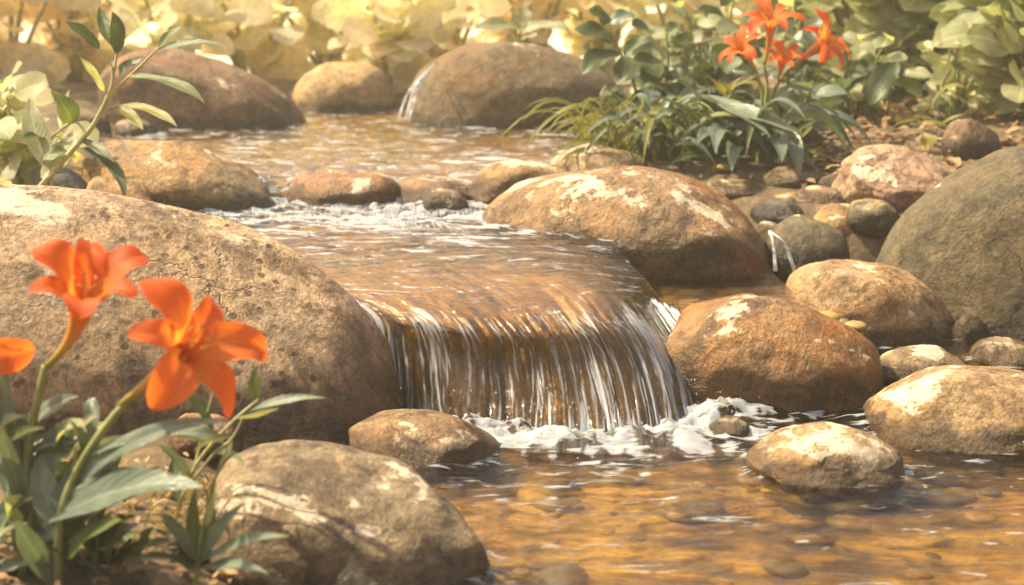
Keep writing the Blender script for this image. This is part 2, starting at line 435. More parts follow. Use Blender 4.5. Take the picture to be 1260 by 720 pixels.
R('rock', 'low rock with painted top highlights behind the amber boulder at the cascade', (576, 704, 196, 240), ZB - .03,
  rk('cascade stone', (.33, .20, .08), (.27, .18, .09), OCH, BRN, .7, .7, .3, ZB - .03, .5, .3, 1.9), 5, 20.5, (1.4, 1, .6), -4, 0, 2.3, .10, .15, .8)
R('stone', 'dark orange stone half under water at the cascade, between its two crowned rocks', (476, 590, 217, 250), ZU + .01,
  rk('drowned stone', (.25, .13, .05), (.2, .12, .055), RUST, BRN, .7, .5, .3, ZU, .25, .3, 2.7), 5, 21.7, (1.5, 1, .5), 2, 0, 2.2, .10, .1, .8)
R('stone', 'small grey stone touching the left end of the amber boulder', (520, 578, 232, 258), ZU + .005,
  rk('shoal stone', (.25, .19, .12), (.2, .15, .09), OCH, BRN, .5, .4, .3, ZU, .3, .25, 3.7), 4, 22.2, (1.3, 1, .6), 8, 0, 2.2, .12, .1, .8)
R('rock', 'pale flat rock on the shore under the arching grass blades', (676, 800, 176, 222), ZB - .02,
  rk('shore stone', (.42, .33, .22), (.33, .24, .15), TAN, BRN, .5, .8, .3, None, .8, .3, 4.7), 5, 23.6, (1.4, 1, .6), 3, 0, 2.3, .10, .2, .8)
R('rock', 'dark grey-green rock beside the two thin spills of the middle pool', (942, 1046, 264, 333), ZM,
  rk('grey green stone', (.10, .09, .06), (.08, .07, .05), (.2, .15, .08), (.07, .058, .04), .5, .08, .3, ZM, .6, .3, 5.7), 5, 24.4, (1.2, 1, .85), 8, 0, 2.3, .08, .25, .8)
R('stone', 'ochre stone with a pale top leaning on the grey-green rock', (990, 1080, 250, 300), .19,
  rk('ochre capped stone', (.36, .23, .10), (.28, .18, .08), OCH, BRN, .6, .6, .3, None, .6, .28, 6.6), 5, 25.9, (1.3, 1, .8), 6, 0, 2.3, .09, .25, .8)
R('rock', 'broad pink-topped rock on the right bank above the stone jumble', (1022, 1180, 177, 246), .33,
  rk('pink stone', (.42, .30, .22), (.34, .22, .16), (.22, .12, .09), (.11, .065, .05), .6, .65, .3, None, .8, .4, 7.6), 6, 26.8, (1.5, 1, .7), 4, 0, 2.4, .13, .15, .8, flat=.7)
small = [
    ('stone', 'little dark blue-grey stone just right of the amber boulder', (922, 990, 246, 276), .25, SLATE, (.13, .12, .11), .15),
    ('stone', 'rusty flat stone with a painted white highlight in the bank gap behind the blue-grey stone', (930, 1014, 236, 260), .27, RUST, OCH, .6),
    ('stone', 'long brown stone under the lily clump at the wet gap', (856, 944, 220, 247), .30, TAN, (.22, .16, .1), .4),
    ('stone', 'flat fawn stone below the pink-topped rock', (974, 1060, 228, 254), .29, (.33, .22, .13), TAN, .6),
    ('stone', 'small tan stone with white rim between the amber boulder and the grey-green rock', (928, 972, 272, 300), .20, (.36, .25, .14), OCH, .5),
    ('stone', 'pale green-grey stone tucked against the massive olive boulder', (1040, 1108, 244, 278), .26, (.30, .26, .17), (.24, .2, .12), .55),
    ('stone', 'small pale-topped stone at the foot of the lily clump', (936, 1010, 203, 232), .33, (.36, .27, .17), TAN, .55),
    ('stone', 'dark brown pebble at the foot of the pink-topped rock', (1006, 1052, 214, 238), .32, BRN, TAN, .2),
    ('stone', 'dark wet stone at the foot of the massive olive boulder', (1168, 1216, 386, 420), 0.0, (.11, .085, .06), BRN, .1),
    ('stone', 'sandy flat stone at the right edge behind the right pool boulder', (1192, 1290, 414, 452), 0.0, (.38, .28, .17), TAN, .5),
    ('stone', 'round brown stone at the left end of the reddish boulder', (84, 138, 133, 166), ZB, TAN, BRN, .2),
    ('stone', 'little grey-brown stone in the shallows by the slender green plant', (140, 196, 146, 168), ZB, (.24, .18, .12), TAN, .2),
    ('stone', 'brown bank stone in the bottom left corner under the broad blue-green leaf', (196, 268, 640, 694), .05, (.28, .2, .14), BRN, .4),
    ('stone', 'small dark brown stone on the soil in the bottom left corner', (102, 150, 664, 702), .05, (.17, .11, .075), BRN, .2),
    ('stone', 'rough clay-coloured stone in the soil under the huge granite boulder', (206, 300, 508, 560), .07, (.3, .2, .13), OCH, .4),
    ('stone', 'lumpy brown stone among fallen leaves by the right edge', (1158, 1232, 146, 190), .42, (.26, .17, .12), BRN, .3),
]
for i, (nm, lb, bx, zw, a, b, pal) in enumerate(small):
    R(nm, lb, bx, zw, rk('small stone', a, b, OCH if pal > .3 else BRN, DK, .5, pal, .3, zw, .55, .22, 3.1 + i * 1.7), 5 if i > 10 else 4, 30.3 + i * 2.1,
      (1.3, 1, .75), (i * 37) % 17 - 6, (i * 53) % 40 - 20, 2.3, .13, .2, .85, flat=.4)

# ------------------------------------------------------------------ stream: one flow-aligned sheet from the back to the foot of the fall
def cr(P, t):
    """Catmull-Rom through rows of P at parameter t (in rows)"""
    n = len(P); i = np.clip(np.floor(t).astype(int), 0, n - 2); f = (t - i)[..., None]
    g = lambda k: P[np.clip(k, 0, n - 1)]
    p0, p1, p2, p3 = g(i - 1), g(i), g(i + 1), g(i + 2)
    return .5 * ((2 * p1) + (-p0 + p2) * f + (2 * p0 - 5 * p1 + 4 * p2 - p3) * f ** 2 + (-p0 + 3 * p1 - 3 * p2 + p3) * f ** 3)


ctrl_px = [
    [(40, 136, ZB), (230, 134, ZB), (430, 132, ZB), (620, 134, ZB), (860, 136, ZB)],
    [(60, 165, ZB), (250, 165, ZB), (430, 164, ZB), (600, 164, ZB), (820, 166, ZB)],
    [(150, 196, ZB), (290, 198, ZB), (420, 198, ZB), (560, 198, ZB), (760, 198, ZB)],
    [(240, 221, ZB - .01), (340, 223, ZB - .01), (440, 222, ZB - .01), (560, 220, ZB - .01), (720, 216, ZB - .01)],
    [(130, 246, ZU + .006), (280, 250, ZU + .006), (430, 250, ZU + .006), (560, 249, ZU + .006), (700, 248, ZU + .006)],
    [(130, 277, ZU), (280, 280, ZU), (430, 281, ZU), (560, 281, ZU), (742, 284, .275)],
    [(270, 318, .28), (430, 312, .28), (540, 309, .28), (640, 309, .28), (772, 320, .235)],
    [(364, 350, .274), (525, 354, .268), (640, 351, .266), (725, 345, .266), (800, 350, .18)],
    [(448, 384, .236), (585, 399, .226), (690, 398, .224), (770, 390, .224), (826, 390, .115)],
    [(466, 430, .152), (602, 451, .128), (712, 452, .128), (803, 447, .124), (858, 442, .055)],
    [(466, 503, -.04), (607, 532, -.04), (724, 538, -.04), (822, 534, -.04), (892, 503, -.04)],
]
CP = np.array([[tuple(Pz(q[0], q[1], max(q[2], 0))[:2]) + (q[2],) for q in row] for row in ctrl_px])


def flow_surface(nu, tv):
    """points for nu columns and row parameters tv"""
    nv = len(tv)
    rows = np.stack([cr(CP[:, k, :], tv) for k in range(5)], 0)          # 5, nv, 3
    u = np.linspace(0, 4, nu)
    out = cr(rows.reshape(5, -1), np.repeat(u, 1)).reshape(nu, nv, 3)
    return out


def grid_normals(Pg):
    du = np.gradient(Pg, axis=0); dv = np.gradient(Pg, axis=1)
    n = np.cross(dv, du); n /= np.linalg.norm(n, axis=2)[..., None] + 1e-12
    n[n[..., 2] < -.2] *= -1
    return n


tv = np.concatenate([np.linspace(0, 3, 150)[:-1], np.linspace(3, 7, 330)[:-1], np.linspace(7, 10, 420)])
NU = 340
PG = flow_surface(NU, tv)
NRM = grid_normals(PG)
seg = np.linalg.norm(np.diff(PG[NU // 2], axis=0), axis=1)
arc = np.concatenate([[0], np.cumsum(seg)])
UU, VV = np.meshgrid(np.linspace(0, 1, NU), arc, indexing='ij')
TT = np.broadcast_to(tv[None, :], UU.shape)
lipfac = ss(6.9, 8.6, TT)                # 0 in the stream, 1 in the falling sheet
width = np.linalg.norm(PG[-1] - PG[0], axis=1)[None, :]
XW = UU * width
# ripples: across-flow wavelets on the stream, lengthwise ribs on the fall
warp = n2(UU * 3, VV * 1.2, 3.3) * .6
rip = n2(XW * 7 + warp, VV * 26 + warp * 3, 1.1, 3) * .010 + n2(XW * 20, VV * 42, 4.4, 2) * .0035
quiet = .35 + .65 * ss(6.4, 5.6, TT)
rough_zone = np.exp(-((TT - 4.15) / .75) ** 2)
rip = rip * quiet * (1.15 + 1.3 * rough_zone) + rough_zone * n2(XW * 14, VV * 14, 9.1, 4) * .014
wx = UU * 1.0 + n2(UU * 4, VV * 2.0, 6.0) * .035
rib = n2(wx * 16, VV * 1.0, 2.0, 2) * .014 + n2(wx * 46, VV * 2.2, 5.0, 3) * .0075 + n2(wx * 120, VV * 5, 8.0, 2) * .003
disp = rip * (1 - lipfac) + rib * lipfac * (1 - .35 * ss(8.2, 7.2, TT)) + .25 * rib * ss(5.6, 7.2, TT) * (1 - lipfac)
# centre bulges of the four main chutes
SG = PG + NRM * disp[..., None]
# foam: streaks that follow the fall, churn at the upper cascade, painted sun glints
st = n2(wx * 42, VV * 2.6, 12.0, 3)
st2 = n2(wx * 120, VV * 4.5, 15.0, 3)
fall_foam = .41 + .55 * n2(wx * 9, VV * .8, 17., 2) + 1.0 * np.clip(st * 1.0 + .8 * st2 - .02, -.5, 1) + .06 * ss(8.3, 9.2, TT) + .45 * ss(9.5, 10.0, TT)
edge = np.maximum(ss(.10, .0, UU) * .12, ss(.90, 1.0, UU) * .45)
fall_foam = fall_foam + edge * ss(7.0, 8.0, TT)
up_foam_glint = rough_zone * (.38 + .8 * n2(XW * 9, VV * 22, 21.0, 4)) + .12 + 2.4 * np.clip(n2(XW * 5, VV * 20, 25.0, 4) - .0, 0, 1) * (.45 + .55 * ss(6.9, 4.5, TT))  # cascade churn, plus sun sparkle painted as white streaks
chan = np.exp(-((UU - .60) / .16) ** 2) * np.exp(-((TT - 5.1) / .75) ** 2) * .35        # chute past the amber boulder
glint_lines = ss(.055, .0, np.abs(n2(XW * 2.6 + warp, VV * 13 + XW * 2.0, 91., 3))) * ss(-.02, .16, n2(XW * 3, VV * 5, 94., 3))
glint_lines += ss(.04, .0, np.abs(n2(XW * 4 - VV, VV * 19 - XW * 3.0, 96., 2))) * ss(.0, .18, n2(XW * 3, VV * 6, 97., 3))
up_foam_glint = up_foam_glint + .55 * glint_lines  # thin sun glints painted on the stream as foam
foam = up_foam_glint * (1 - lipfac) + chan + fall_foam * ss(7.1, 8.3, TT)  # real foam plus the painted sun glints


def contact(V, zlo=-9, r=.028):
    """0..1 near any rock surface"""
    A = np.concatenate(ROCK_PTS)
    A = A[(A[:, 2] > V[:, 2].min() - .03) & (A[:, 2] < V[:, 2].max() + .03)]
    cell = {}
    kd = kdtree.KDTree(len(A))
    for i, a in enumerate(A): kd.insert(a, i)
    kd.balance()
    return np.array([kd.find(v)[2] for v in V])


Vflow = SG.reshape(-1, 3)
dist = contact(Vflow).reshape(UU.shape)
foam = foam + .5 * ss(.03, .004, dist) * (.6 + 1.2 * n2(XW * 12, VV * 12, 30., 3)) * (1 - lipfac * .6)
SG[..., 2] += .006 * ss(.03, .0, dist) * (1 - lipfac)
mw = water_mat('stream water', (.97, .93, .84), streak=(1.0, 1.0))
uvflow = np.stack([XW, VV], -1).reshape(-1, 2)
mwf = water_mat('stream water', (.95, .88, .72), streak=(130.0, 7.0), bump_scale=(20.0, 26.0), bump=.40, rough=.06, refr=.4, ior=1.42)
st_o = link('stream', mesh_np('stream', SG.reshape(-1, 3), gridfaces(NU, len(tv))[:, ::-1], uv=uvflow, attrs={'foam': foam}), mwf)
tag(st_o, 'clear shallow stream sliding over the broad ledge as a waterfall', kind='structure')

# ledge rock under the fall: same sheet, sunk and closed below
tl = np.linspace(6.3, 9.97, 170)
NL = 190
_CP0 = CP.copy(); CP[6:, 0, 0] += .012;  LG = flow_surface(NL, tl); CP = _CP0; LN = grid_normals(LG)
ul, vl = np.meshgrid(np.linspace(0, 1, NL), np.linspace(0, 1, len(tl)), indexing='ij')
sink = .016 + .03 * ss(6.9, 6.3, np.broadcast_to(tl, ul.shape))
sink = sink + .14 * ss(.86, 1.0, ul) * ss(7.6, 6.4, np.broadcast_to(tl, ul.shape))
wl = ul + n2(ul * 5, vl * 3, 2.) * .03
bumps = n2(wl * 13, vl * 1.5, 41., 3) * .012 + n2(ul * 6, vl * 5, 44., 4) * .012
bumps = bumps - .02 * ss(.0, .5, bumps * 60)
LG = LG - LN * (sink + np.clip(bumps, -.012, .02))[..., None]
low = LG.copy(); low[..., 2] = np.minimum(low[..., 2] - .12, -.16); low[..., 1] += .10
Vl = np.concatenate([LG.reshape(-1, 3), low.reshape(-1, 3)])
n0 = NL * len(tl); nv_ = len(tl)
Ft = gridfaces(NL, nv_)[:, ::-1]; Fb = gridfaces(NL, nv_) + n0
ring = [i * nv_ for i in range(NL)] + [(NL - 1) * nv_ + j for j in range(1, nv_)] + [i * nv_ + nv_ - 1 for i in range(NL - 2, -1, -1)] + [j for j in range(nv_ - 2, 0, -1)]
ring = np.array(ring); nx = np.roll(ring, -1)
Fr = np.stack([ring, nx, nx + n0, ring + n0], 1)
mled = NT('wet ledge')
_uv = mled.n('ShaderNodeUVMap', uv_map='flow').outputs[0]
_a = mled.noise(mled.n('ShaderNodeMapping', {'Vector': _uv, 'Scale': (26, 2.2, 1)}).outputs[0], 1.0, 6, .6, .4)
_c = mled.ramp(_a, [(.32, (.06, .034, .014)), (.42, (.30, .15, .03)), (.52, (.66, .36, .08)), (.60, (.34, .165, .035)), (.72, (.74, .48, .16))])
_tc = mled.n('ShaderNodeTexCoord').outputs['Object']
_b = mled.noise(_tc, 11.0, 7, .65, .6)
_c = mled.mix(mled.ramp(_b, [(.46, 0.0), (.64, .6)]), _c, (.46, .22, .05))
_d = mled.noise(_tc, 60.0, 5, .7)
_c = mled.mix(.7, _c, mled.ramp(_d, [(.3, .6), (.7, 1.3)]), 'MULTIPLY')
_bp = mled.n('ShaderNodeBump', {'Height': mled.math('ADD', _a, mled.math('MULTIPLY', _d, .4)), 'Strength': .6, 'Distance': .02}).outputs[0]
mled.out(mled.n('ShaderNodeBsdfPrincipled', {'Base Color': _c, 'Roughness': .3, 'Normal': _bp}).outputs[0])
uvl = np.concatenate([np.stack([ul, vl], -1).reshape(-1, 2)] * 2)
lo = link('rock_ledge', mesh_np('rock_ledge', Vl, np.concatenate([Ft, Fb, Fr]), uv=uvl), mled.m)
tag(lo, 'broad ochre rock ledge under the sliding water of the waterfall', 'ledge')

# ------------------------------------------------------------------ pools
FOOT = CP[-1]          # foot of the fall, 5 points
fx = np.linspace(0, 4, 200); FT = cr(FOOT, fx)


def pool(name, label, x0, x1, y0, y1, step, zf, foamf, mat, keep=None):
    xs = np.arange(x0, x1 + step, step); ys = np.arange(y0, y1 + step, step)
    X, Y = np.meshgrid(xs, ys, indexing='ij')
    Z = zf(X, Y)
    V = np.stack([X, Y, Z], -1).reshape(-1, 3)
    d = contact(V).reshape(X.shape)
    fo = foamf(X, Y) + .42 * ss(.035, .004, d) * (.55 + 1.3 * n2(X * 14, Y * 14, 33., 3))
    Z = Z + .006 * ss(.03, 0, d)
    V = np.stack([X, Y, Z], -1).reshape(-1, 3)
    o = link(name, mesh_np(name, V, gridfaces(*X.shape), uv=np.stack([X, Y], -1).reshape(-1, 2), attrs={'foam': fo}), mat)  # attribute holds foam and painted glints
    tag(o, label, kind='structure')
    return o


def foot_dist(X, Y):
    P = np.stack([X, Y], -1).reshape(-1, 1, 2)
    out = np.empty(len(P)); 
    for k in range(0, len(P), 20000):
        out[k:k + 20000] = np.sqrt(((P[k:k + 20000] - FT[None, ::4, :2]) ** 2).sum(-1)).min(1)
    return out.reshape(X.shape)


_fd = {}


def low_z(X, Y):
    d = foot_dist(X, Y); _fd['d'] = d
    wx_ = X + .3 * n2(X * 2, Y * 2, 2., 2) * .3
    z = n2(X * 4 + Y * 2, Y * 13, 50., 3) * .019 + n2(X * 13 + Y * 5, Y * 34, 53., 2) * .008
    ring_ = np.sin(d * 75 + 3 * n2(X * 4, Y * 4, 55., 2)) * .0035 * np.exp(-d / .25)
    sp = np.clip(.55 + 1.5 * n2(X * 14, Y * 14, 57., 4) + .9 * n2(X * 44, Y * 44, 58., 3), 0, 1.8) * .022 * np.exp(-(np.clip(d - .0, 0, 9) / .085) ** 2)
    return z * (.8 + 1.3 * np.exp(-d / .3)) + ring_ + sp


def low_f(X, Y):
    d = _fd['d']
    right = ss(.1, .55, X)
    f = .50 * np.exp(-(np.clip(d - .03, 0, 9) / .07) ** 2) * (.34 + 1.5 * n2(X * 16, Y * 16, 61., 3) + 1.2 * n2(X * 48, Y * 48, 62., 2))
    f = f + .95 * np.exp(-d / .30) * np.clip(.35 + 1.5 * n2(X * 7 + Y * 3, Y * 24, 63., 4), 0, 1)
    k_ = n2(X * 26 + Y * 4, d * 7, 101., 3)
    f = f + .62 * np.exp(-(np.clip(d - .02, 0, 9) / .17) ** 2) * np.clip(k_ * 2.6 + .22, -.7, 1)
    glint_ln = ss(.05, .0, np.abs(n2(X * 2.2 + Y, Y * 12 - X * 1.5, 103., 3))) * ss(-.02, .16, n2(X * 2.5, Y * 4, 105., 3))
    f = f + (.48 + .2 * np.exp(-d / .5)) * glint_ln  # white glints on the pool painted as thin foam
    f = f + .06 + 1.4 * np.clip(n2(X * 3 + Y * 2, Y * 26, 66., 4) - .06, 0, 1)
    return f


mlow = water_mat('pool water', (.94, .87, .72), streak=(16.0, 95.0), bump_scale=(9.0, 34.0), bump=.42, rough=.04, refr=.36, ior=1.40)
pool('pool', 'clear amber pool below the waterfall', -1.1, 2.4, 1.7, 4.75, .0105, low_z, low_f, mlow)


def mid_z(X, Y):
    front = 3.90 + .16 * ss(.56, .72, X) + n2(X * 9, Y * 0, 70., 2) * .05
    t = ss(front, front - .16, Y)
    z = ZM + n2(X * 12, Y * 30, 71., 3) * .006
    return z * (1 - t) + (-.05) * t


def mid_f(X, Y):
    t = ss(4.02, 3.86, Y)
    sp = np.exp(-(((X - .80) / .10) ** 2 + ((Y - 4.42) / .10) ** 2))
    return .30 * t * (.7 + 2.2 * n2(X * 38, Y * 6, 73., 3)) + .55 * np.clip(n2(X * 9, Y * 26, 74., 4) - .10, 0, 1) + .45 * sp * (.6 + n2(X * 25, Y * 25, 75., 3))


pool('middle_pool', 'small dark pool between the amber and the orange boulder', .36, .84, 3.66, 4.60, .008, mid_z, mid_f, mlow)

# ------------------------------------------------------------------ ground / stream bed: one sheet to the horizon
xs = np.concatenate([-np.geomspace(400, 3.3, 26)[:-1], np.arange(-3.2, 3.4, .022), np.geomspace(3.4, 400, 26)])
ys = np.concatenate([[-60, -20, -6, -2, 0, .6, 1.1], np.arange(1.4, 8.4, .022), np.geomspace(8.42, 900, 50)])
GX, GY = np.meshgrid(xs, ys, indexing='ij')


def terrain(X, Y):
    nx_ = n2(X * 1.3, Y * 1.3, 80., 3)
    wob = .12 * nx_
    yc = np.interp(X, [-2, -.8, -.45, -.2, .3, .42, .6, 1.05, 1.4, 3], [3.0, 3.2, 3.5, 3.72, 3.8, 4.30, 4.45, 4.6, 5.0, 5.2])
    u = ss(yc - .02, yc + .22, Y + wob * .3)
    z = -.075 + u * (ZU - .055 + .075)
    u2 = ss(4.95, 5.25, Y + wob * .5)
    z = np.where(u > .99, z + u2 * (ZB - ZU), z)
    mid = ss(.20, .38, X) * ss(1.10, .98, X) * ss(3.86, 3.92, Y) * ss(4.62, 4.5, Y)
    z = z * (1 - mid) + (ZM - .06) * mid
    # banks
    left = ss(.12, -.25, X - np.interp(Y, [1.5, 2.4, 3.0, 3.4, 4.3, 5.0, 6.0, 7.5], [-.18, -.42, -.55, -.9, -1.15, -1.32, -1.75, -2.2]) + wob * .5)
    zl = np.interp(Y, [1.5, 3.0, 3.6, 4.5, 6, 8], [.05, .075, .20, .31, .40, .46])
    z = np.maximum(z, z * (1 - left) + zl * left)
    right = ss(-.10, .28, X - np.interp(Y, [4.4, 4.7, 5.0, 5.3, 5.7, 6.6, 7.5], [2.2, .95, .55, .25, .30, .62, .85]) + wob * .5) * ss(4.3, 4.6, Y)
    zr = np.interp(Y, [4.4, 4.8, 5.3, 6.5, 8], [.16, .28, .37, .47, .54]) + .05 * ss(1.5, 2.4, X)
    z = np.maximum(z, z * (1 - right) + zr * right)
    right2 = ss(2.5, 3.2, X) * ss(1.0, 2.0, Y)
    z = np.maximum(z, z * (1 - right2) + .35 * right2)
    far = ss(7.7, 9.2, Y)
    z = z * (1 - far) + .52 * far
    z = z + .022 * n2(X * 4, Y * 4, 82., 3) * np.where(z > ZB + .02, 1.0, .8) + .006 * n2(X * 18, Y * 18, 84., 3)
    big = np.clip((np.hypot(X, Y) - 12) / 60, 0, 1)
    return z + big * .6 * n2(X * .03, Y * .03, 86., 2)


GZ = terrain(GX, GY)
t = NT('earth and stream bed')
geo = t.n('ShaderNodeNewGeometry'); pos = geo.outputs['Position']
pz_ = t.n('ShaderNodeSeparateXYZ', {0: pos})
vr = t.n('ShaderNodeTexVoronoi', {'Vector': t.n('ShaderNodeMapping', {'Vector': pos, 'Scale': (1, 1.0, .3)}).outputs[0], 'Scale': 17.0, 'Randomness': 1.0})
sp_ = t.n('ShaderNodeMapping', {'Vector': pos, 'Scale': (.55, 1.5, 1)}).outputs[0]
bn = t.noise(sp_, 3.6, 7, .62, .8)
bedc = t.ramp(bn, [(.28, (.05, .034, .014)), (.40, (.11, .068, .022)), (.47, (.44, .22, .04)), (.54, (.72, .44, .10)), (.60, (.30, .17, .04)), (.68, (.22, .17, .075)), (.78, (.34, .25, .10))])  # bed tones, with the pool's golden reflections painted in as gold blotches
b2_ = t.noise(t.n('ShaderNodeMapping', {'Vector': pos, 'Scale': (.8, 1.6, 1), 'Location': (4, 1, 0)}).outputs[0], 11.0, 6, .65, .5)
bedc = t.mix(.85, bedc, t.ramp(b2_, [(.34, .35), (.5, 1.0), (.66, 1.5)]), 'MULTIPLY')
bedc = t.mix(.7, bedc, t.ramp(t.noise(pos, 60.0, 5, .7), [(.3, .6), (.7, 1.3)]), 'MULTIPLY')
soil = t.ramp(t.noise(pos, 9.0, 8, .7), [(.3, (.05, .033, .017)), (.5, (.12, .078, .038)), (.7, (.21, .145, .075))])
field = t.mix(t.noise(pos, .8, 5), (.58, .52, .36), (.68, .62, .45))
yy = t.n('ShaderNodeMapRange', {'Value': pz_.outputs[1], 'From Min': 8.8, 'From Max': 11.0}).outputs[0]
soil = t.mix(yy, soil, field)
wetm = t.n('ShaderNodeAttribute', attribute_name='bed').outputs['Fac']
c = t.mix(wetm, soil, bedc)
bp = t.n('ShaderNodeBump', {'Height': t.math('ADD', t.math('MULTIPLY', vr.outputs['Distance'], -.8), t.noise(pos, 40.0, 8, .7)), 'Strength': .7, 'Distance': .03}).outputs[0]
t.out(t.n('ShaderNodeBsdfPrincipled', {'Base Color': c, 'Roughness': .85, 'Normal': bp}).outputs[0])
wl_ = np.where(GY < 3.7, .0, np.where(GY < 4.95, ZU, ZB))
wl_ = np.where((GX > .4) & (GY > 3.7) & (GY < 4.7), .10, wl_)
bed = ss(.02, -.02, GZ - wl_) * (1 - ss(.70, .82, GX) * ss(4.45, 4.6, GY)) * (1 - ss(.35, .5, GX) * ss(4.75, 4.9, GY) * ss(6.5, 6.0, GY))
g = link('ground', mesh_np('ground', np.stack([GX, GY, GZ], -1).reshape(-1, 3), gridfaces(*GX.shape), attrs={'bed': bed}), t.m)
tag(g, 'sandy earth banks and stream bed with golden reflections painted in', kind='structure')

# ------------------------------------------------------------------ pebbles on the bed (stuff)
def ter1(x, y):
    return float(terrain(np.array([[x]]), np.array([[y]]))[0, 0])


V2, F2 = ico(2)
pv, pf, off = [], [], 0
PX = []
for _ in range(430):
    PX.append((random.uniform(-.5, 2.3), random.uniform(1.75, 4.5)))
for _ in range(240):
    PX.append((random.uniform(-1.5, 1.0), random.uniform(3.9, 7.2)))
for _ in range(120):
    PX.append((random.uniform(.40, 1.0), random.uniform(3.9, 4.5)))
PA = np.array(PX); PZ = terrain(PA[:, :1], PA[:, 1:])[:, 0]
for (x, y), z in zip(PX, PZ):
    s = random.choice((.008, .010, .014, .018, .026, .04, .062)) * random.uniform(.7, 1.25)
    if s > .034 and z > -.06 and y > 3.8: s *= .6
    a = random.uniform(0, 6.28)
    v = V2 * (1 + .14 * fbm(V2 * 1.3 + x * 9 + y * 5, 2)[:, None]) * np.array([s * random.uniform(1.0, 1.6), s, s * .42])
    v = np.stack([v[:, 0] * math.cos(a) - v[:, 1] * math.sin(a), v[:, 0] * math.sin(a) + v[:, 1] * math.cos(a), v[:, 2]], 1)
    pv.append(v + np.array([x, y, z + s * .1])); pf.append(F2 + off); off += len(V2)
t = NT('bed pebbles')
geo = t.n('ShaderNodeNewGeometry')
c = t.ramp(geo.outputs['Random Per Island'], [(0, (.38, .19, .035)), (.2, (.20, .115, .04)), (.38, (.44, .28, .085)), (.55, (.13, .088, .04)), (.7, (.30, .175, .055)), (.85, (.24, .185, .10)), (1, (.10, .085, .06))])
c = t.mix(.8, c, t.ramp(t.noise(geo.outputs['Position'], 45.0, 5, .7), [(.3, .6), (.7, 1.25)]), 'MULTIPLY')
t.out(t.n('ShaderNodeBsdfPrincipled', {'Base Color': c, 'Roughness': .6}).outputs[0])
tag(link('pebbles', mesh_np('pebbles', np.concatenate(pv), np.concatenate(pf)), t.m), 'ochre and brown pebbles covering the stream bed', kind='stuff')

# ------------------------------------------------------------------ thin spills and spray
def tube_data(pts, radii, n=8, uvw=1.0):
    pts = [Vector(p) for p in pts]
    V, UV, Fs = [], [], []
    ref = Vector((.3, .9, .2)).normalized()
    for i, p in enumerate(pts):
        d = (pts[min(i + 1, len(pts) - 1)] - pts[max(i - 1, 0)]).normalized()
        a = d.cross(ref);
        if a.length < 1e-3: a = d.cross(Vector((1, 0, 0)))
        a.normalize(); b = d.cross(a)
        for k in range(n):
            an = 2 * math.pi * k / n
            V.append(p + (a * math.cos(an) + b * math.sin(an)) * radii[i]); UV.append((k / n, i / (len(pts) - 1)))
    for i in range(len(pts) - 1):
        for k in range(n):
            Fs.append((i * n + k, i * n + (k + 1) % n, (i + 1) * n + (k + 1) % n, (i + 1) * n + k))
    V.append(pts[0]); UV.append((0, 0)); V.append(pts[-1]); UV.append((0, 1))
    for k in range(n):
        Fs.append((len(V) - 2, (k + 1) % n, k)); Fs.append((len(V) - 1, (len(pts) - 1) * n + k, (len(pts) - 1) * n + (k + 1) % n))
    return V, UV, Fs


class MB:
    def __init__(s): s.V, s.UV, s.F = [], [], []

    def add(s, V, UV, Fs):
        o = len(s.V); s.V += [tuple(v) for v in V]; s.UV += UV; s.F += [tuple(i + o for i in f) for f in Fs]
        return s

    def tube(s, pts, radii, n=8):
        if not hasattr(radii, '__len__'): radii = [radii] * len(pts)
        return s.add(*tube_data(pts, radii, n))

    def build(s, name, mat, parent=None, loc=(0, 0, 0)):
        L = np.array(loc, float)
        if parent is not None: L = np.array(parent.matrix_world.translation if parent.parent is None else parent['_w'])
        V = np.array(s.V) - L
        me = mesh_np(name, V, s.F, uv=np.array(s.UV))
        o = link(name, me, mat, parent)
        if parent is None: o.location = L
        return o


def bez(p, q, r, n=10):
    p, q, r = Vector(p), Vector(q), Vector(r)
    return [p * (1 - t) ** 2 + q * (2 * t * (1 - t)) + r * t * t for t in [i / n for i in range(n + 1)]]


def spline(pts, n=6):
    P = np.array([tuple(p) for p in pts]); tt = np.linspace(0, len(P) - 1, (len(P) - 1) * n + 1)
    return [Vector(v) for v in cr(P, tt)]


t = NT('spill water')
fr = t.n('ShaderNodeFresnel', {'IOR': 1.33}).outputs[0]
uv = t.n('ShaderNodeUVMap', uv_map='flow').outputs[0]
nn = t.noise(t.n('ShaderNodeMapping', {'Vector': uv, 'Scale': (3, 7, 1)}).outputs[0], 1.0, 4)
wfo = t.n('ShaderNodeBsdfPrincipled', {'Base Color': (.86, .87, .88, 1), 'Roughness': .3})
wtr = t.n('ShaderNodeMixShader', {0: t.math('ADD', fr, .08), 1: t.n('ShaderNodeBsdfTransparent', {'Color': (.93, .94, .95, 1)}).outputs[0], 2: t.n('ShaderNodeBsdfGlossy', {'Roughness': .05}).outputs[0]})
SPILL = t.out(t.n('ShaderNodeMixShader', {0: t.ramp(nn, [(.42, .05), (.62, .75)]), 1: wtr.outputs[0], 2: wfo.outputs[0]}).outputs[0])


def strands(name, label, specs):
    m = MB()
    for pts, r in specs:
        c = spline(pts, 8)
        rr = [r * (.7 + .6 * random.random()) for _ in c]
        rr = [(a + b) / 2 for a, b in zip(rr, rr[1:] + rr[-1:])]
        m.tube(c, rr, 7)
    return tag(m.build(name, SPILL), label, kind='structure')


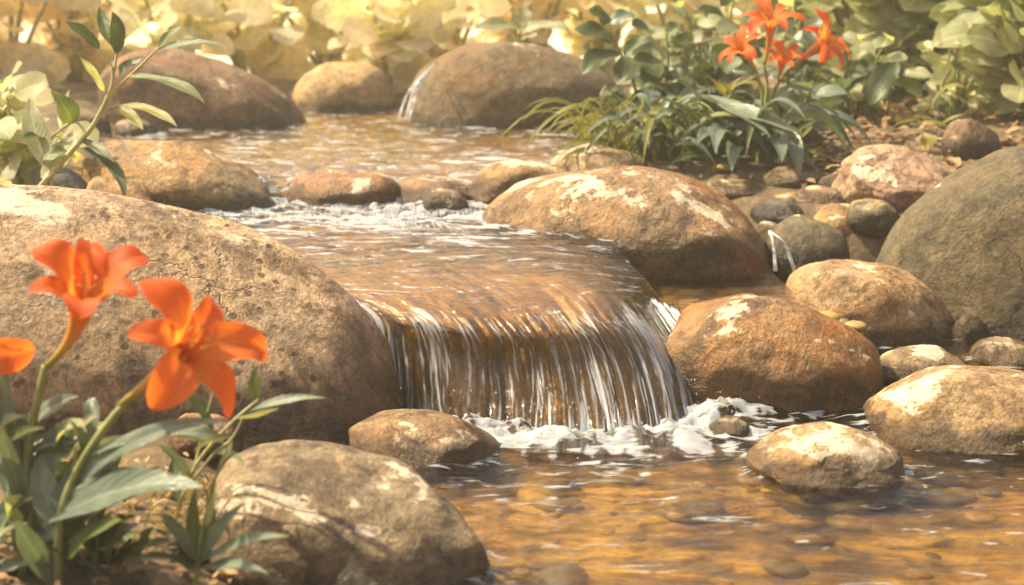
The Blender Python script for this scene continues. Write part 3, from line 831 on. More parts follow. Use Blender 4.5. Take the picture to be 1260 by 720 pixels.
Yf = 4.34
rs = random.Random(3)
spec = []
for k in range(13):
    dx = rs.uniform(-1.6, 1.6); dy = rs.uniform(-3, 3); e_ = rs.uniform(-.015, .015)
    if k < 8: pts = [(946, 286), (950, 293), (953, 310), (954, 334)]
    elif k < 13: pts = [(947, 286), (957, 292), (968, 306), (977, 336)]
    else: pts = [(920, 296), (925, 306), (929, 318), (931, 334)]
    if k >= 13: zs = [-.13, -.165, -.18, -.18]
    else: zs = [.05, 0, -.02, -.03]
    spec.append(([Pd(p[0] + dx * (.5 + q * .5), p[1] + dy * (q == 0), Yf + z_ + e_) for q, (p, z_) in enumerate(zip(pts, zs))], rs.uniform(.0014, .0028)))
strands('water_spill', 'two thin spills falling beside the amber boulder', spec)
Yg = 7.15
strands('water_trickle', 'thin trickle running down left of the great taupe boulder', [
    ([Pd(536, 78, Yg + .2), Pd(519, 96, Yg), Pd(508, 116, Yg - .05), Pd(499, 150, Yg - .1)], .007),
    ([Pd(530, 84, Yg + .2), Pd(510, 104, Yg), Pd(498, 124, Yg - .05), Pd(490, 149, Yg - .1)], .006),
    ([Pd(528, 90, Yg + .15), Pd(514, 112, Yg), Pd(503, 150, Yg - .12)], .005)])
# spill between ledge and orange boulder: loose strands
sp = []
for k in range(15):
    a = k / 14
    x0 = 795 + a * 42; y0 = 372 + a * 14 + random.uniform(-3, 3)
    x1 = 838 + a * 62 + random.uniform(-6, 6); y1 = 500 - a * 8
    Y0, Y1 = 3.86 - .16 * a, 3.52 - .04 * a
    sp.append(([Pd(x0 - 5, y0 - 6, Y0 + .06), Pd(x0 + 6, y0 + 8, Y0 - .02), Pd((x0 + x1) / 2 + 5, (y0 + y1) / 2 - 12, (Y0 + Y1) / 2 - .03), Pd(x1, y1, Y1)], random.uniform(.0025, .0055)))
strands('water_spill', 'braided spill between the ledge and the orange boulder', sp)
sp = []
for k in range(4):
    x0 = 462 + k * 6.5; y0 = 362 + k * 3.2
    Y = 3.52 - k * .012
    sp.append(([Pd(x0, y0, Y + .02), Pd(x0 + 22 - k, y0 + 18, Y - .03), Pd(488 + k * 3.4, 430, 3.40), Pd(490 + k * 3.5, 502 + k * 1.5, 3.385 - k * .01)], random.uniform(.0014, .0026)))
strands('water_spill', 'thin strands sliding down against the huge granite boulder', sp)
V1, F1 = ico(1)
dv, df, off = [], [], 0
for _ in range(300):
    k = random.randrange(200); p = FT[k]
    s = random.choice((.0007, .0009, .0012, .0016, .0022))
    h = abs(random.gauss(0, .045)); r_ = abs(random.gauss(0, .07))
    q = np.array([p[0] + random.gauss(0, .04), p[1] - r_ + .02, .012 + h])
    dv.append(V1 * np.array([s, s, s * random.uniform(1, 1.9)]) + q); df.append(F1 + off); off += len(V1)
tag(link('water_spray', mesh_np('water_spray', np.concatenate(dv), np.concatenate(df)), SPILL), 'drops of spray at the foot of the waterfall', kind='stuff')

# ------------------------------------------------------------------ plants
LANCE = lambda t: 2.6 * (t + .02) ** .75 * (1 - t) ** .95
OVATE = lambda t: 2.15 * (t + .01) ** .55 * (1 - t) ** .62
ROUND = lambda t: 2.0 * (max(t, 0) + .004) ** .5 * (1 - t + .001) ** .5
BLADE = lambda t: 1.25 * (t + .12) ** .3 * (1 - t) ** .6


def leaf_data(p0, p1, p2, w, shape=LANCE, face=Vector((0, -.4, 1)), fold=.25, wave=.0, nl=9, nw=4, ph=0.0):
    """leaf along a quadratic curve p0-p1-p2, half width w; FACE is roughly where its upper side looks"""
    c = bez(p0, p1, p2, nl)
    V, UV, Fs = [], [], []
    for i, p in enumerate(c):
        t_ = i / nl
        d = (c[min(i + 1, nl)] - c[max(i - 1, 0)]).normalized()
        s = d.cross(face)
        if s.length < 1e-4: s = d.cross(Vector((1, 0, 0)))
        s.normalize(); n = s.cross(d).normalized()
        hw = w * max(shape(t_), .015)
        for k in range(nw + 1):
            q = k / nw * 2 - 1
            z = fold * abs(q) * hw + wave * hw * math.sin(t_ * 9 + ph + q * 2) * abs(q)
            V.append(p + s * (q * hw) + n * z); UV.append((q, t_))
    for i in range(nl):
        for k in range(nw):
            a = i * (nw + 1) + k
            Fs.append((a, a + 1, a + nw + 2, a + nw + 1))
    return V, UV, Fs


GREEN = leaf_mat('green leaf', (.065, .098, .028), (.115, .145, .045), .38)
BLUEG = leaf_mat('blue green leaf', (.10, .14, .105), (.16, .20, .145), .3, .35)
YELG = leaf_mat('yellow green leaf', (.16, .165, .025), (.24, .22, .05), .45)
SAGE = leaf_mat('sage leaf', (.34, .36, .22), (.46, .46, .30), .6)
DARKG = leaf_mat('dark green leaf', (.045, .065, .025), (.075, .095, .035), .3)
PALEG = leaf_mat('pale grey green leaf', (.25, .27, .155), (.34, .34, .21), .45)
GOLD = leaf_mat('golden leaf', (.86, .78, .53), (.90, .85, .68), .72, .6, (1.12, 1.08, .95))
GOLD2 = leaf_mat('apricot leaf', (.86, .73, .53), (.90, .80, .63), .7, .6, (1.1, 1.05, .95))
OLIVEG = leaf_mat('yellow olive leaf', (.77, .73, .48), (.84, .80, .58), .68, .6, (1.1, 1.1, .9))
STEM = plain_mat('green stem', (.17, .19, .06), .5)
STEMY = plain_mat('pale stem', (.34, .32, .15), .5)
WOOD = plain_mat('twig bark', (.16, .11, .06), .8)
PETAL, TUBE = petal_mat(), tube_mat()
ANTHER = plain_mat('anther', (.42, .13, .02), .6)
DRYG = leaf_mat('dry grass', (.36, .26, .10), (.46, .36, .17), .3, .6)


def child(mb, name, mat, parent, label=None):
    """mesh part placed under parent (an Empty or a mesh standing at a world point stored as _w)"""
    w = Vector(parent['_w'])
    V = np.array(mb.V) - np.array(w)
    o = link(name, mesh_np(name, V, mb.F, uv=np.array(mb.UV)), mat, parent)
    o['_w'] = tuple(w)
    if label: o['label'] = label
    return o


def plant(name, label, cat, loc, group=None):
    e = empty(name, loc); e['_w'] = tuple(loc)
    return tag(e, label, cat, group)


def flower(parent, throat, axis, size, spin=0.0, tube_to=None, petals=6, wide=.34, openness=1.0, lift=0.0, skip=(), tl=None, rx=None, lab=None):
    """funnel lily: joined tube, spreading petals, stamens"""
    throat = Vector(throat); axis = Vector(axis).normalized()
    ref = Vector((0, 0, 1)) if abs(axis.z) < .9 else Vector((1, 0, 0))
    X = (ref - axis * ref.dot(axis)).normalized(); Y = axis.cross(X)
    r0 = size * .13
    tube_len = (throat - Vector(tube_to)).length if tube_to is not None else size * .9
    base = Vector(tube_to) if tube_to is not None else throat - axis * tube_len
    mid = throat - axis * tube_len * .55
    c = bez(base, mid, throat, 14)
    rad = [size * (.045 + .035 * (i / 14) + .10 * (i / 14) ** 2.6) for i in range(15)]
    mb = MB().tube(c, rad, 14)
    # open the mouth: drop the end fan
    mb.F = [f for f in mb.F if not (len(f) == 3 and (len(mb.V) - 1) in f)]
    fl = child(mb, 'flower', TUBE, parent, lab)
    for k in range(petals):
        if k in skip: continue
        a = spin + 2 * math.pi * k / petals
        rad_d = X * math.cos(a) + Y * math.sin(a)
        inner = k % 2 == 0
        L = size * (1.0 if inner else .92) * random.uniform(.92, 1.08)
        fwd = random.uniform(.22, .42) * (2 - openness)
        p0 = throat + rad_d * r0 * .75 - axis * size * .10
        p1 = throat + rad_d * L * .42 * (1 - .4 * lift) + axis * L * (fwd + .22 + .2 * lift)
        p2 = throat + rad_d * L * (.98 * openness) + axis * L * (fwd - .22 - .18 * random.random() + lift)
        sw = axis.cross(rad_d) * random.uniform(-.08, .08) * L
        shp = lambda t_: 1.9 * (t_ + .10) ** .75 * (1 - t_ + .003) ** .48
        m = MB().add(*leaf_data(p0, p1, p2 + sw, L * wide * (1.0 if inner else .82) * .62, shp, axis - rad_d * .3, .26, .20, 16, 10, k * 1.7))
        child(m, 'petal', PETAL, fl)
    for k in range(5):
        a = spin + .5 + 2 * math.pi * k / 5
        rad_d = X * math.cos(a) + Y * math.sin(a)
        s0 = throat - axis * size * .2; s1 = throat + axis * size * .25 + rad_d * size * .05; s2 = throat + axis * size * .42 + rad_d * size * .15
        m = MB().tube(bez(s0, s1, s2, 6), size * .008, 6)
        tipd = axis.cross(rad_d)
        m.tube([s2 - tipd * size * .05, s2 - tipd * size * .03, s2 + tipd * size * .03, s2 + tipd * size * .05], [size * .006, size * .014, size * .014, size * .006], 6)
        child(m, 'stamen', ANTHER, fl)
    return fl


def leaf_px(a, b, Ya, Yb, wpx, bend=(0, 0), dY=0.0, shape=LANCE, face=(0, -.6, .8), fold=.25, wave=.22):
    p0 = Pd(a[0], a[1], Ya); p2 = Pd(b[0], b[1], Yb)
    Ym = (Ya + Yb) / 2 + dY
    p1 = Pd((a[0] + b[0]) / 2 + bend[0], (a[1] + b[1]) / 2 + bend[1], Ym)
    return MB().add(*leaf_data(p0, p1, p2, wpx / 2 * Ym / F / 1.1, shape, Vector(face), fold, wave, 12, 6, a[0] * .1))


# ---- foreground lilies
def stem_px(pl, pts, r0, r1, mat=STEM, name='stem'):
    c = spline([Pd(x, y, Y) for x, y, Y in pts], 6)
    n = len(c)
    return child(MB().tube(c, [r0 + (r1 - r0) * i / (n - 1) for i in range(n)], 9), name, mat, pl)


YA = 2.22
b0 = Pd(22, 740, 2.2)
A = plant('lily_plant', 'tall blurred lily with the highest orange bloom of the foreground, upright petals', 'lily', b0, 'orange lilies in the left foreground')
tb = Pd(55, 452, YA + .02)
flower(A, Pd(101, 375, YA - .03), (.30, -.42, .90), .120, .62, tb, 6, .44, .80, .40)
stem_px(A, [(22, 740, 2.2), (38, 640, 2.2), (34, 560, YA), (47, 490, YA + .01), (56, 450, YA + .02)], .0085, .0065)
for q in [((34, 640), (8, 430), 2.2, 2.25, 34, (-22, 0)), ((40, 600), (108, 520), 2.2, 2.28, 58, (0, -30)), ((30, 690), (150, 575), 2.2, 2.12, 50, (20, -18)), ((30, 620), (2, 520), 2.2, 2.15, 30, (-4, 0))]:
    child(leaf_px(*q), 'leaf', BLUEG, A)

b0 = Pd(70, 740, 2.14)
B = plant('lily_plant', 'foreground lily with the wide-open orange star bloom leaning right', 'lily', b0, 'orange lilies in the left foreground')
flower(B, Pd(226, 434, 2.10), (.60, -.48, .56), .130, .18, Pd(146, 500, 2.17), 6, .44, .98, .10)
stem_px(B, [(70, 740, 2.14), (75, 640, 2.14), (95, 580, 2.15), (130, 525, 2.16), (158, 492, 2.17)], .0085, .006)
for q, m in [(((60, 642), (250, 600), 2.14, 2.02, 62, (10, -42)), BLUEG), (((60, 660), (150, 560), 2.14, 2.2, 55, (-20, -20)), BLUEG),
             (((90, 600), (240, 522), 2.15, 2.1, 36, (-5, -30)), BLUEG), (((80, 690), (150, 640), 2.14, 2.05, 40, (0, -20)), GREEN), (((75, 650), (50, 560), 2.14, 2.2, 50, (-15, 0)), BLUEG),
             (((70, 720), (20, 640), 2.14, 2.1, 44, (-10, -10)), BLUEG), (((110, 560), (290, 518), 2.15, 2.12, 26, (0, -22)), BLUEG)]:
    child(leaf_px(*q), 'leaf', m, B)

b0 = Pd(-40, 740, 2.3)
Cc = plant('lily_plant', 'lily cut by the left edge, only the tip of one orange petal group showing', 'lily', b0, 'orange lilies in the left foreground')
flower(Cc, Pd(-52, 442, 2.25), (.35, -.75, .1), .13, .6, Pd(-120, 500, 2.3), 6, .42)
stem_px(Cc, [(-40, 740, 2.3), (-60, 640, 2.3), (-80, 560, 2.3), (-90, 500, 2.3)], .0085, .006)
for q in [((-20, 700), (36, 600), 2.3, 2.25, 50, (-10, -10)), ((-30, 720), (60, 690), 2.3, 2.1, 46, (0, -24))]:
    child(leaf_px(*q), 'leaf', BLUEG, Cc)

rs = random.Random(21)
for pl, cx in ((A, 40), (B, 85), (Cc, -10)):
    for k in range(17):
        x = cx + rs.uniform(-35, 45); y = rs.uniform(540, 740); a = rs.uniform(-1.1, 1.2); L = rs.uniform(60, 130)
        child(leaf_px((x, y), (x + math.sin(a) * L, y - math.cos(a) * L * .8), 2.25, 2.25 + rs.uniform(-.12, .10), rs.uniform(24, 46), (math.sin(a) * -14, -22)), 'leaf', rs.choice((BLUEG, BLUEG, GREEN, PALEG)), pl)

# ---- companions of the foreground lilies
D = plant('sprig_plant', 'slender branching sprig in front of the granite boulder, right of the blurred lilies', 'plant', Pd(215, 640, 2.35))
stem_px(D, [(215, 640, 2.35), (240, 575, 2.34), (280, 525, 2.33), (318, 492, 2.33)], .004, .002, STEMY)
stem_px(D, [(240, 575, 2.34), (252, 520, 2.36), (266, 470, 2.37)], .003, .0015, STEMY)
stem_px(D, [(228, 605, 2.34), (262, 560, 2.3), (285, 540, 2.3), (300, 512, 2.3)], .003, .0015, STEMY)
for q, m in [(((313, 498), (314, 450), 2.33, 2.35, 21, (0, 0)), GREEN), (((300, 508), (402, 490), 2.33, 2.3, 17, (0, -14)), BLUEG), (((292, 515), (345, 502), 2.32, 2.27, 13, (0, 3)), YELG),
             (((262, 530), (222, 470), 2.35, 2.38, 18, (6, -4)), GREEN), (((250, 545), (212, 540), 2.34, 2.3, 14, (0, -10)), YELG), (((285, 538), (238, 556), 2.3, 2.24, 14, (0, -12)), YELG),
             (((276, 545), (208, 535), 2.3, 2.3, 22, (10, -14)), BLUEG), (((236, 590), (196, 548), 2.34, 2.3, 20, (0, -8)), BLUEG), (((222, 620), (215, 560), 2.34, 2.4, 22, (-8, 0)), DARKG), (((262, 556), (300, 570), 2.3, 2.25, 14, (4, -10)), GREEN)]:
    child(leaf_px(*q), 'leaf', m, D)
E = plant('lance_leaf_plant', 'star of pointed grey-green leaves at the bottom in front of the grey-brown boulder', 'plant', Pd(240, 725, 2.12))
stem_px(E, [(240, 725, 2.12), (244, 690, 2.12), (250, 650, 2.12), (268, 580, 2.13), (290, 556, 2.14)], .0045, .002)
for q, m in [(((244, 690), (196, 632), 2.12, 2.1, 26, (2, -8)), BLUEG), (((246, 690), (302, 618), 2.12, 2.1, 26, (-4, -10)), BLUEG), (((246, 692), (356, 660), 2.12, 2.0, 24, (0, -20)), BLUEG),
             (((246, 700), (330, 706), 2.12, 2.0, 24, (0, -16)), BLUEG), (((242, 690), (240, 600), 2.12, 2.15, 24, (-6, 0)), GREEN), (((240, 700), (170, 690), 2.12, 2.02, 26, (0, -18)), DARKG),
             (((244, 695), (265, 625), 2.12, 2.16, 22, (5, 0)), GREEN), (((252, 650), (264, 600), 2.12, 2.1, 14, (6, 0)), PALEG), (((268, 582), (286, 540), 2.13, 2.16, 12, (3, 0)), PALEG)]:
    child(leaf_px(*q), 'leaf', m, E)
G = plant('leafy_plant', 'dark low leafy plant on the soil in the bottom left corner', 'plant', Pd(110, 730, 2.2))
stem_px(G, [(110, 730, 2.2), (118, 680, 2.2), (128, 640, 2.22)], .004, .002)
for k in range(16):
    a = random.uniform(-1.2, 1.4); L = random.uniform(40, 90); x, y = random.uniform(95, 175), random.uniform(660, 715)
    child(leaf_px((x, y), (x + math.sin(a) * L, y - math.cos(a) * L * .6), 2.2, 2.2 + random.uniform(-.12, .06), random.uniform(20, 30), (0, -10)), 'leaf', random.choice((DARKG, GREEN, BLUEG)), G)
T = plant('dry_grass_tuft', 'tuft of dry straw-coloured blades under the granite boulder', 'grass', Pd(170, 690, 2.3))
mb = MB()
for k in range(70):
    x = random.uniform(130, 270); y = random.uniform(600, 700); L = random.uniform(30, 80); a = random.uniform(-1.3, 1.3)
    mb.add(*leaf_data(Pd(x, y, 2.33), Pd(x + math.sin(a) * L * .4, y - L * .5, 2.33), Pd(x + math.sin(a) * L, y - math.cos(a) * L * .5, 2.3), .0022, BLADE, Vector((0, -1, .3)), .2, 0, 5, 2))
child(mb, 'blades', DRYG, T)

# ---- slender plant at top left
H = plant('slender_plant', 'slender branching plant with lance leaves rising from the slate rock at upper left', 'plant', Pd(48, 232, 4.5))
YH = 4.45
stem_px(H, [(48, 232, 4.5), (80, 195, YH), (112, 158, YH), (130, 125, YH), (139, 100, YH), (138, 82, YH)], .010, .005, STEMY)
stem_px(H, [(106, 164, YH), (90, 150, YH + .05), (60, 172, YH + .1)], .005, .003, STEMY)
stem_px(H, [(130, 122, YH), (146, 106, YH), (170, 84, YH - .05), (196, 58, YH - .1)], .006, .003, STEMY)
stem_px(H, [(139, 95, YH), (143, 70, YH + .02), (145, 55, YH + .03)], .005, .003, STEMY)
stem_px(H, [(138, 84, YH), (132, 72, YH), (122, 60, YH)], .004, .002, STEMY)
stem_px(H, [(122, 138, YH), (140, 131, YH), (158, 128, YH)], .004, .002, STEMY)
for q, m in [(((145, 60), (122, 8), YH, YH + .1, 22, (-6, 4)), GREEN), (((143, 66), (138, 14), YH, YH, 26, (10, 0)), DARKG), (((122, 60), (80, 26), YH, YH, 22, (4, -4)), GREEN),
             (((192, 62), (284, 58), YH - .1, YH - .2, 17, (0, -14)), DARKG), (((194, 60), (226, 32), YH - .1, YH - .1, 17, (-3, -5)), GREEN), (((148, 92), (176, 72), YH, YH, 26, (-3, -6)), DARKG),
             (((158, 94), (252, 128), YH - .05, YH - .2, 22, (18, -18)), GREEN), (((128, 112), (98, 70), YH, YH - .05, 16, (2, -2)), PALEG), (((150, 130), (218, 156), YH - .05, YH - .2, 19, (10, -12)), YELG),
             (((145, 130), (176, 160), YH - .05, YH - .2, 20, (4, -2)), YELG), (((88, 152), (62, 112), YH + .05, YH, 38, (10, 2)), GREEN), (((62, 172), (24, 172), YH + .1, YH, 20, (0, -8)), GREEN),
             (((84, 190), (48, 200), YH, YH, 26, (0, -10)), GREEN), (((98, 172), (140, 200), YH, YH - .1, 18, (4, -6)), DARKG), (((104, 182), (154, 246), YH, YH - .15, 20, (24, -14)), DARKG),
             (((76, 160), (86, 110), YH + .1, YH + .1, 14, (-6, 0)), OLIVEG), (((60, 205), (36, 120), YH, YH + .15, 40, (-8, 0)), PALEG), (((52, 220), (90, 160), YH, YH + .1, 40, (4, 6)), PALEG)]:
    child(leaf_px(*q), 'leaf', m, H)


def bush(name, label, base, height, spread, nst, lsize, mats, stem_m, shape=ROUND, group=None, lper=10, seed=0, cat='shrub', lean=(0, 0), droop=.3, low=.12, face=None, nl=6):
    """shrub: several arching stems, leaves along each; foliage one part, stems one part"""
    rs = random.Random(seed)
    base = Vector(base)
    r = plant(name, label, cat, base, group)
    st_ = MB(); lv = [MB() for _ in mats]
    for s in range(nst):
        a = rs.uniform(0, 6.283); q = math.sqrt(rs.random())
        top = base + Vector((math.cos(a) * spread * q + lean[0] * height, math.sin(a) * spread * q * .7 + lean[1] * height, height * rs.uniform(.55, 1.05) * (1 - .35 * q * q)))
        b = base + Vector((math.cos(a) * spread * .15, math.sin(a) * spread * .12, -.02))
        c = bez(b, b * .45 + top * .55 + Vector((0, 0, height * .22)), top, 8)
        st_.tube(c, [lsize * .07 * (1 - .7 * i / 8) + .0015 for i in range(9)], 6)
        for k in range(lper):
            t_ = low + (1 - low) * (k + rs.random()) / lper
            t_ = max(t_, .01); i = min(int(t_ * 8), 7); f = t_ * 8 - i
            p = c[i].lerp(c[i + 1], f)
            ang = k * 2.4 + rs.uniform(-.5, .5)
            dr = Vector((math.cos(ang), math.sin(ang) * .9, rs.uniform(-droop, .7))).normalized()
            L = lsize * rs.uniform(.65, 1.2)
            pet = p + dr * L * .25
            st_.tube([p, pet], lsize * .018, 4)
            fc = Vector(face) if face else Vector((rs.uniform(-.5, .5), -.7 + rs.uniform(-.5, .4), .6))
            lv[rs.randrange(len(mats))].add(*leaf_data(pet, pet + dr * L * .5 + Vector((0, 0, L * .1)), pet + dr * L + Vector((0, 0, -L * droop * .6)), L * (.40 if shape is ROUND else .27), shape, fc, .12, .08, nl, 4, k))
    child(st_, 'stems', stem_m, r)
    for m, mt in zip(lv, mats):
        if m.V: child(m, 'foliage', mt, r)
    return r


def on(px, Y):
    """ground point under pixel column px at depth Y"""
    x = (px - 630) / F * Y * math.cos(PITCH) / 1.0
    return Vector((x, Y, ter1(x, Y)))


# ---- golden shrubs behind the stream
gold = [
    (-10, 8.4, 1.05, .55, 'apricot and gold shrub at the far left behind the reddish boulder', [GOLD2, GOLD]),
    (95, 8.9, 1.0, .55, 'golden round-leaved shrub behind the left end of the reddish boulder', [GOLD, GOLD2]),
    (205, 8.6, .95, .5, 'yellow-olive round-leaved shrub above the reddish boulder', [OLIVEG, GOLD]),
    (310, 9.2, 1.0, .55, 'bright yellow shrub above the right end of the reddish boulder', [GOLD]),
    (405, 9.6, 1.0, .5, 'sunlit yellow shrub behind the pale boulder', [GOLD, OLIVEG]),
    (470, 8.7, .75, .38, 'low olive-yellow shrub beside the thin trickle', [OLIVEG, GOLD]),
    (540, 9.6, 1.05, .5, 'apricot shrub over the left shoulder of the great taupe boulder', [GOLD2, GOLD]),
    (650, 9.3, 1.0, .5, 'pale golden shrub right behind the great taupe boulder', [GOLD, GOLD2]),
    (740, 9.7, 1.05, .5, 'golden shrub between the taupe boulder and the leafy green shrub', [GOLD, OLIVEG]),
    (850, 9.5, 1.05, .5, 'yellowish shrub far behind the lily clump', [OLIVEG, GOLD2]),
    (960, 9.8, 1.1, .55, 'apricot-tinted shrub far behind the orange lilies', [GOLD2, OLIVEG]),
]
for i, (px, Y, h, sp_, lb, ms) in enumerate(gold):
    bush('golden_shrub', lb, on(px, Y), h, sp_, 12, .25, ms, STEMY, ROUND, 'golden shrubs behind the stream', 8, 100 + i, droop=.25, low=-.02)

# ---- grey-green shrubs at right behind the bank
rb = [(1010, 7.6, .95, .40, 'grey-green shrub behind the right-hand orange lily', [SAGE]),
      (1075, 7.2, .90, .36, 'dull green round-leaved shrub over the leaf litter', [SAGE, PALEG]),
      (1150, 7.0, .95, .40, 'tall grey-green shrub near the right corner', [SAGE, PALEG]),
      (1225, 6.6, .85, .38, 'shadowy blue-green shrub in the upper right corner', [BLUEG, SAGE]),
      (1290, 6.2, .75, .35, 'brownish green shrub cut by the right edge above the olive boulder', [SAGE, PALEG])]
for i, (px, Y, h, sp_, lb, ms) in enumerate(rb):
    bush('grey_green_shrub', lb, on(px, Y), h, sp_, 14, .19, ms, WOOD, OVATE if i % 2 else ROUND, 'grey-green shrubs behind the right bank', 10, 200 + i, droop=.2, low=-.02)
# ---- left soft shrubs
bush('grey_green_shrub', 'soft pale sage shrub at the left edge above the granite boulder', on(14, 4.9), .36, .15, 9, .12, [SAGE], STEMY, ROUND, None, 6, 301)
bush('grey_green_shrub', 'sage shrub behind the slender plant by the left edge', on(-30, 5.4), .46, .18, 9, .13, [SAGE, OLIVEG], STEMY, ROUND, None, 6, 302)
# ---- sprig above the taupe boulder
K = plant('sprig_plant', 'little green sprig peeking over the great taupe boulder', 'plant', Pd(640, 100, 7.9))
stem_px(K, [(640, 100, 7.9), (640, 60, 7.85), (640, 30, 7.8)], .008, .005)
for q in [((640, 36), (582, 36, ), 7.8, 7.7, 24, (0, -10)), ((641, 38), (700, 34), 7.8, 7.7, 22, (0, -8)), ((640, 34), (640, 8), 7.8, 7.85, 26, (6, 0)), ((640, 50), (660, 44), 7.8, 7.7, 18, (0, -4)), ((640, 50), (622, 48), 7.8, 7.7, 14, (0, -2))]:
    child(leaf_px(*q, shape=OVATE), 'leaf', PALEG, K)

# ---- leafy shrub (left of the lily clump)
L1 = plant('leafy_shrub', 'dark green shrub with ovate leaves beside the great taupe boulder', 'shrub', Pd(800, 195, 5.9))
YL = 5.85
stem_px(L1, [(800, 195, 5.9), (790, 140, YL), (775, 90, YL - .02), (762, 62, YL - .04), (748, 30, YL - .05)], .008, .004)
stem_px(L1, [(800, 190, 5.9), (812, 130, YL), (822, 80, YL), (820, 40, YL)], .008, .004)
stem_px(L1, [(790, 140, YL), (758, 118, YL - .05), (745, 105, YL - .05)], .005, .003)
for q, m in [(((748, 30), (724, 12), YL, YL, 24, (2, -6)), GREEN), (((750, 30), (782, 20), YL, YL, 24, (0, -8)), BLUEG), (((755, 52), (706, 36), YL, YL, 32, (2, -8)), DARKG), (((762, 66), (716, 92), YL, YL - .1, 32, (-6, -14)), DARKG),
             (((765, 70), (758, 104), YL - .1, YL - .15, 32, (14, 0)), DARKG), (((768, 68), (806, 50), YL, YL, 28, (0, -8)), GREEN), (((776, 76), (812, 96), YL, YL - .1, 34, (6, -16)), GREEN), (((764, 110), (738, 118), YL, YL, 20, (0, -6)), DARKG),
             (((785, 96), (762, 100), YL, YL - .1, 22, (0, -6)), BLUEG), (((820, 44), (842, 36), YL, YL, 26, (0, -8)), GREEN), (((820, 60), (854, 62), YL, YL, 34, (0, -12)), GREEN), (((820, 70), (800, 50), YL, YL, 22, (0, -4)), PALEG),
             (((822, 84), (792, 108), YL, YL - .1, 34, (-4, -10)), GREEN), (((818, 92), (850, 108), YL, YL - .1, 34, (6, -10)), DARKG), (((812, 115), (780, 134), YL, YL - .1, 30, (-2, -12)), DARKG), (((812, 120), (846, 138), YL, YL - .15, 28, (4, -12)), GREEN)]:
    child(leaf_px(*q, shape=OVATE), 'leaf', m, L1)
bush('leafy_shrub', 'green ovate-leaved shrub behind the lily stems', on(880, 6.6), .62, .22, 8, .13, [GREEN, PALEG], STEM, OVATE, None, 8, 411)
bush('leafy_shrub', 'muted green shrub between the leafy shrub and the lily blooms', on(820, 6.9), .66, .22, 8, .13, [PALEG, DARKG], STEM, OVATE, None, 8, 412)
bush('leafy_shrub', 'soft green shrub behind the right-hand lily leaves', on(985, 6.7), .50, .20, 8, .12, [PALEG, BLUEG], STEM, OVATE, None, 8, 413)

bush('leafy_shrub', 'dense dark green shrub at the heart of the lily clump', on(868, 5.75), .40, .24, 12, .13, [GREEN, DARKG, BLUEG], STEM, OVATE, None, 9, 431, low=0)
bush('leafy_shrub', 'low green shrub at the right side of the lily clump', on(975, 5.75), .28, .20, 10, .12, [GREEN, BLUEG], STEM, OVATE, None, 8, 432, low=0)
bush('leafy_shrub', 'low green shrub between the grass tuft and the taupe boulder', on(775, 5.85), .26, .16, 8, .11, [DARKG, GREEN], STEM, OVATE, None, 8, 433, low=0)
# ---- grass tuft
GT = plant('grass_tuft', 'arching yellow-green grass tuft at the left foot of the lily clump', 'grass', on(790, 5.55))
mb = MB()
rs = random.Random(77)
gb = on(790, 5.55)
for k in range(170):
    a = rs.uniform(0, 6.283); L = rs.uniform(.14, .44)
    b = gb + Vector((rs.gauss(0.03, .12), rs.gauss(0, .05), -.01))
    d = Vector((math.cos(a) - .25, math.sin(a) * .7 - .2, 0))
    mb.add(*leaf_data(b, b + d * L * .35 + Vector((0, 0, L * .9)), b + d * L * rs.uniform(.6, 1.0) + Vector((0, 0, L * rs.uniform(.1, .65))), rs.uniform(.005, .010), BLADE, Vector((0, -.7, .7)), .3, 0, 8, 2))
for q in [((770, 180), (694, 166), 5.5, 5.35, 10, (-14, -36)), ((775, 185), (676, 192), 5.5, 5.3, 12, (-10, -30)), ((770, 190), (690, 200), 5.5, 5.25, 10, (-10, -24)), ((800, 190), (735, 130), 5.5, 5.4, 9, (20, -22)), ((800, 185), (760, 108), 5.5, 5.5, 9, (10, -10))]:
    mb2 = leaf_px(*q, shape=BLADE); mb.add([Vector(v) for v in mb2.V], mb2.UV, mb2.F)
child(mb, 'blades', YELG, GT)

# ---- lily clump on the right bank
LC = plant('lily_clump', 'clump of orange lilies with four blooms on the right bank', 'lily', on(915, 5.45))
YF = 5.42
def fl_px(x, y, Y, axis, size, spin, tb, Ytb, **k):
    return flower(LC, Pd(x, y, Y), axis, size, spin, Pd(tb[0], tb[1], Ytb), **k)
fl_px(914, 62, YF, (-.60, -.45, .60), .105, .2, (932, 92), YF + .02, wide=.36, lift=.2)
fl_px(948, 30, YF + .03, (-.1, -.45, .88), .135, .5, (940, 80), YF + .05, wide=.38, lift=.25)
fl_px(962, 78, YF - .05, (.1, -.5, .85), .095, .1, (958, 102), YF - .02, wide=.36, lift=.5)
fl_px(1010, 56, YF - .03, (.6, -.5, .5), .135, .0, (968, 88), YF + .02, wide=.38, lift=.12)
for pts in ([(932, 92, YF + .02), (938, 120, YF), (934, 160, YF), (928, 205, 5.45)], [(940, 80, YF + .05), (944, 110, YF + .05), (936, 150, YF + .03), (926, 205, 5.46)],
            [(958, 102, YF - .02), (952, 112, YF), (940, 150, YF), (930, 205, 5.44)], [(968, 88, YF + .02), (952, 112, YF), (942, 150, YF), (932, 205, 5.43)]):
    stem_px(LC, pts, .0055, .008)
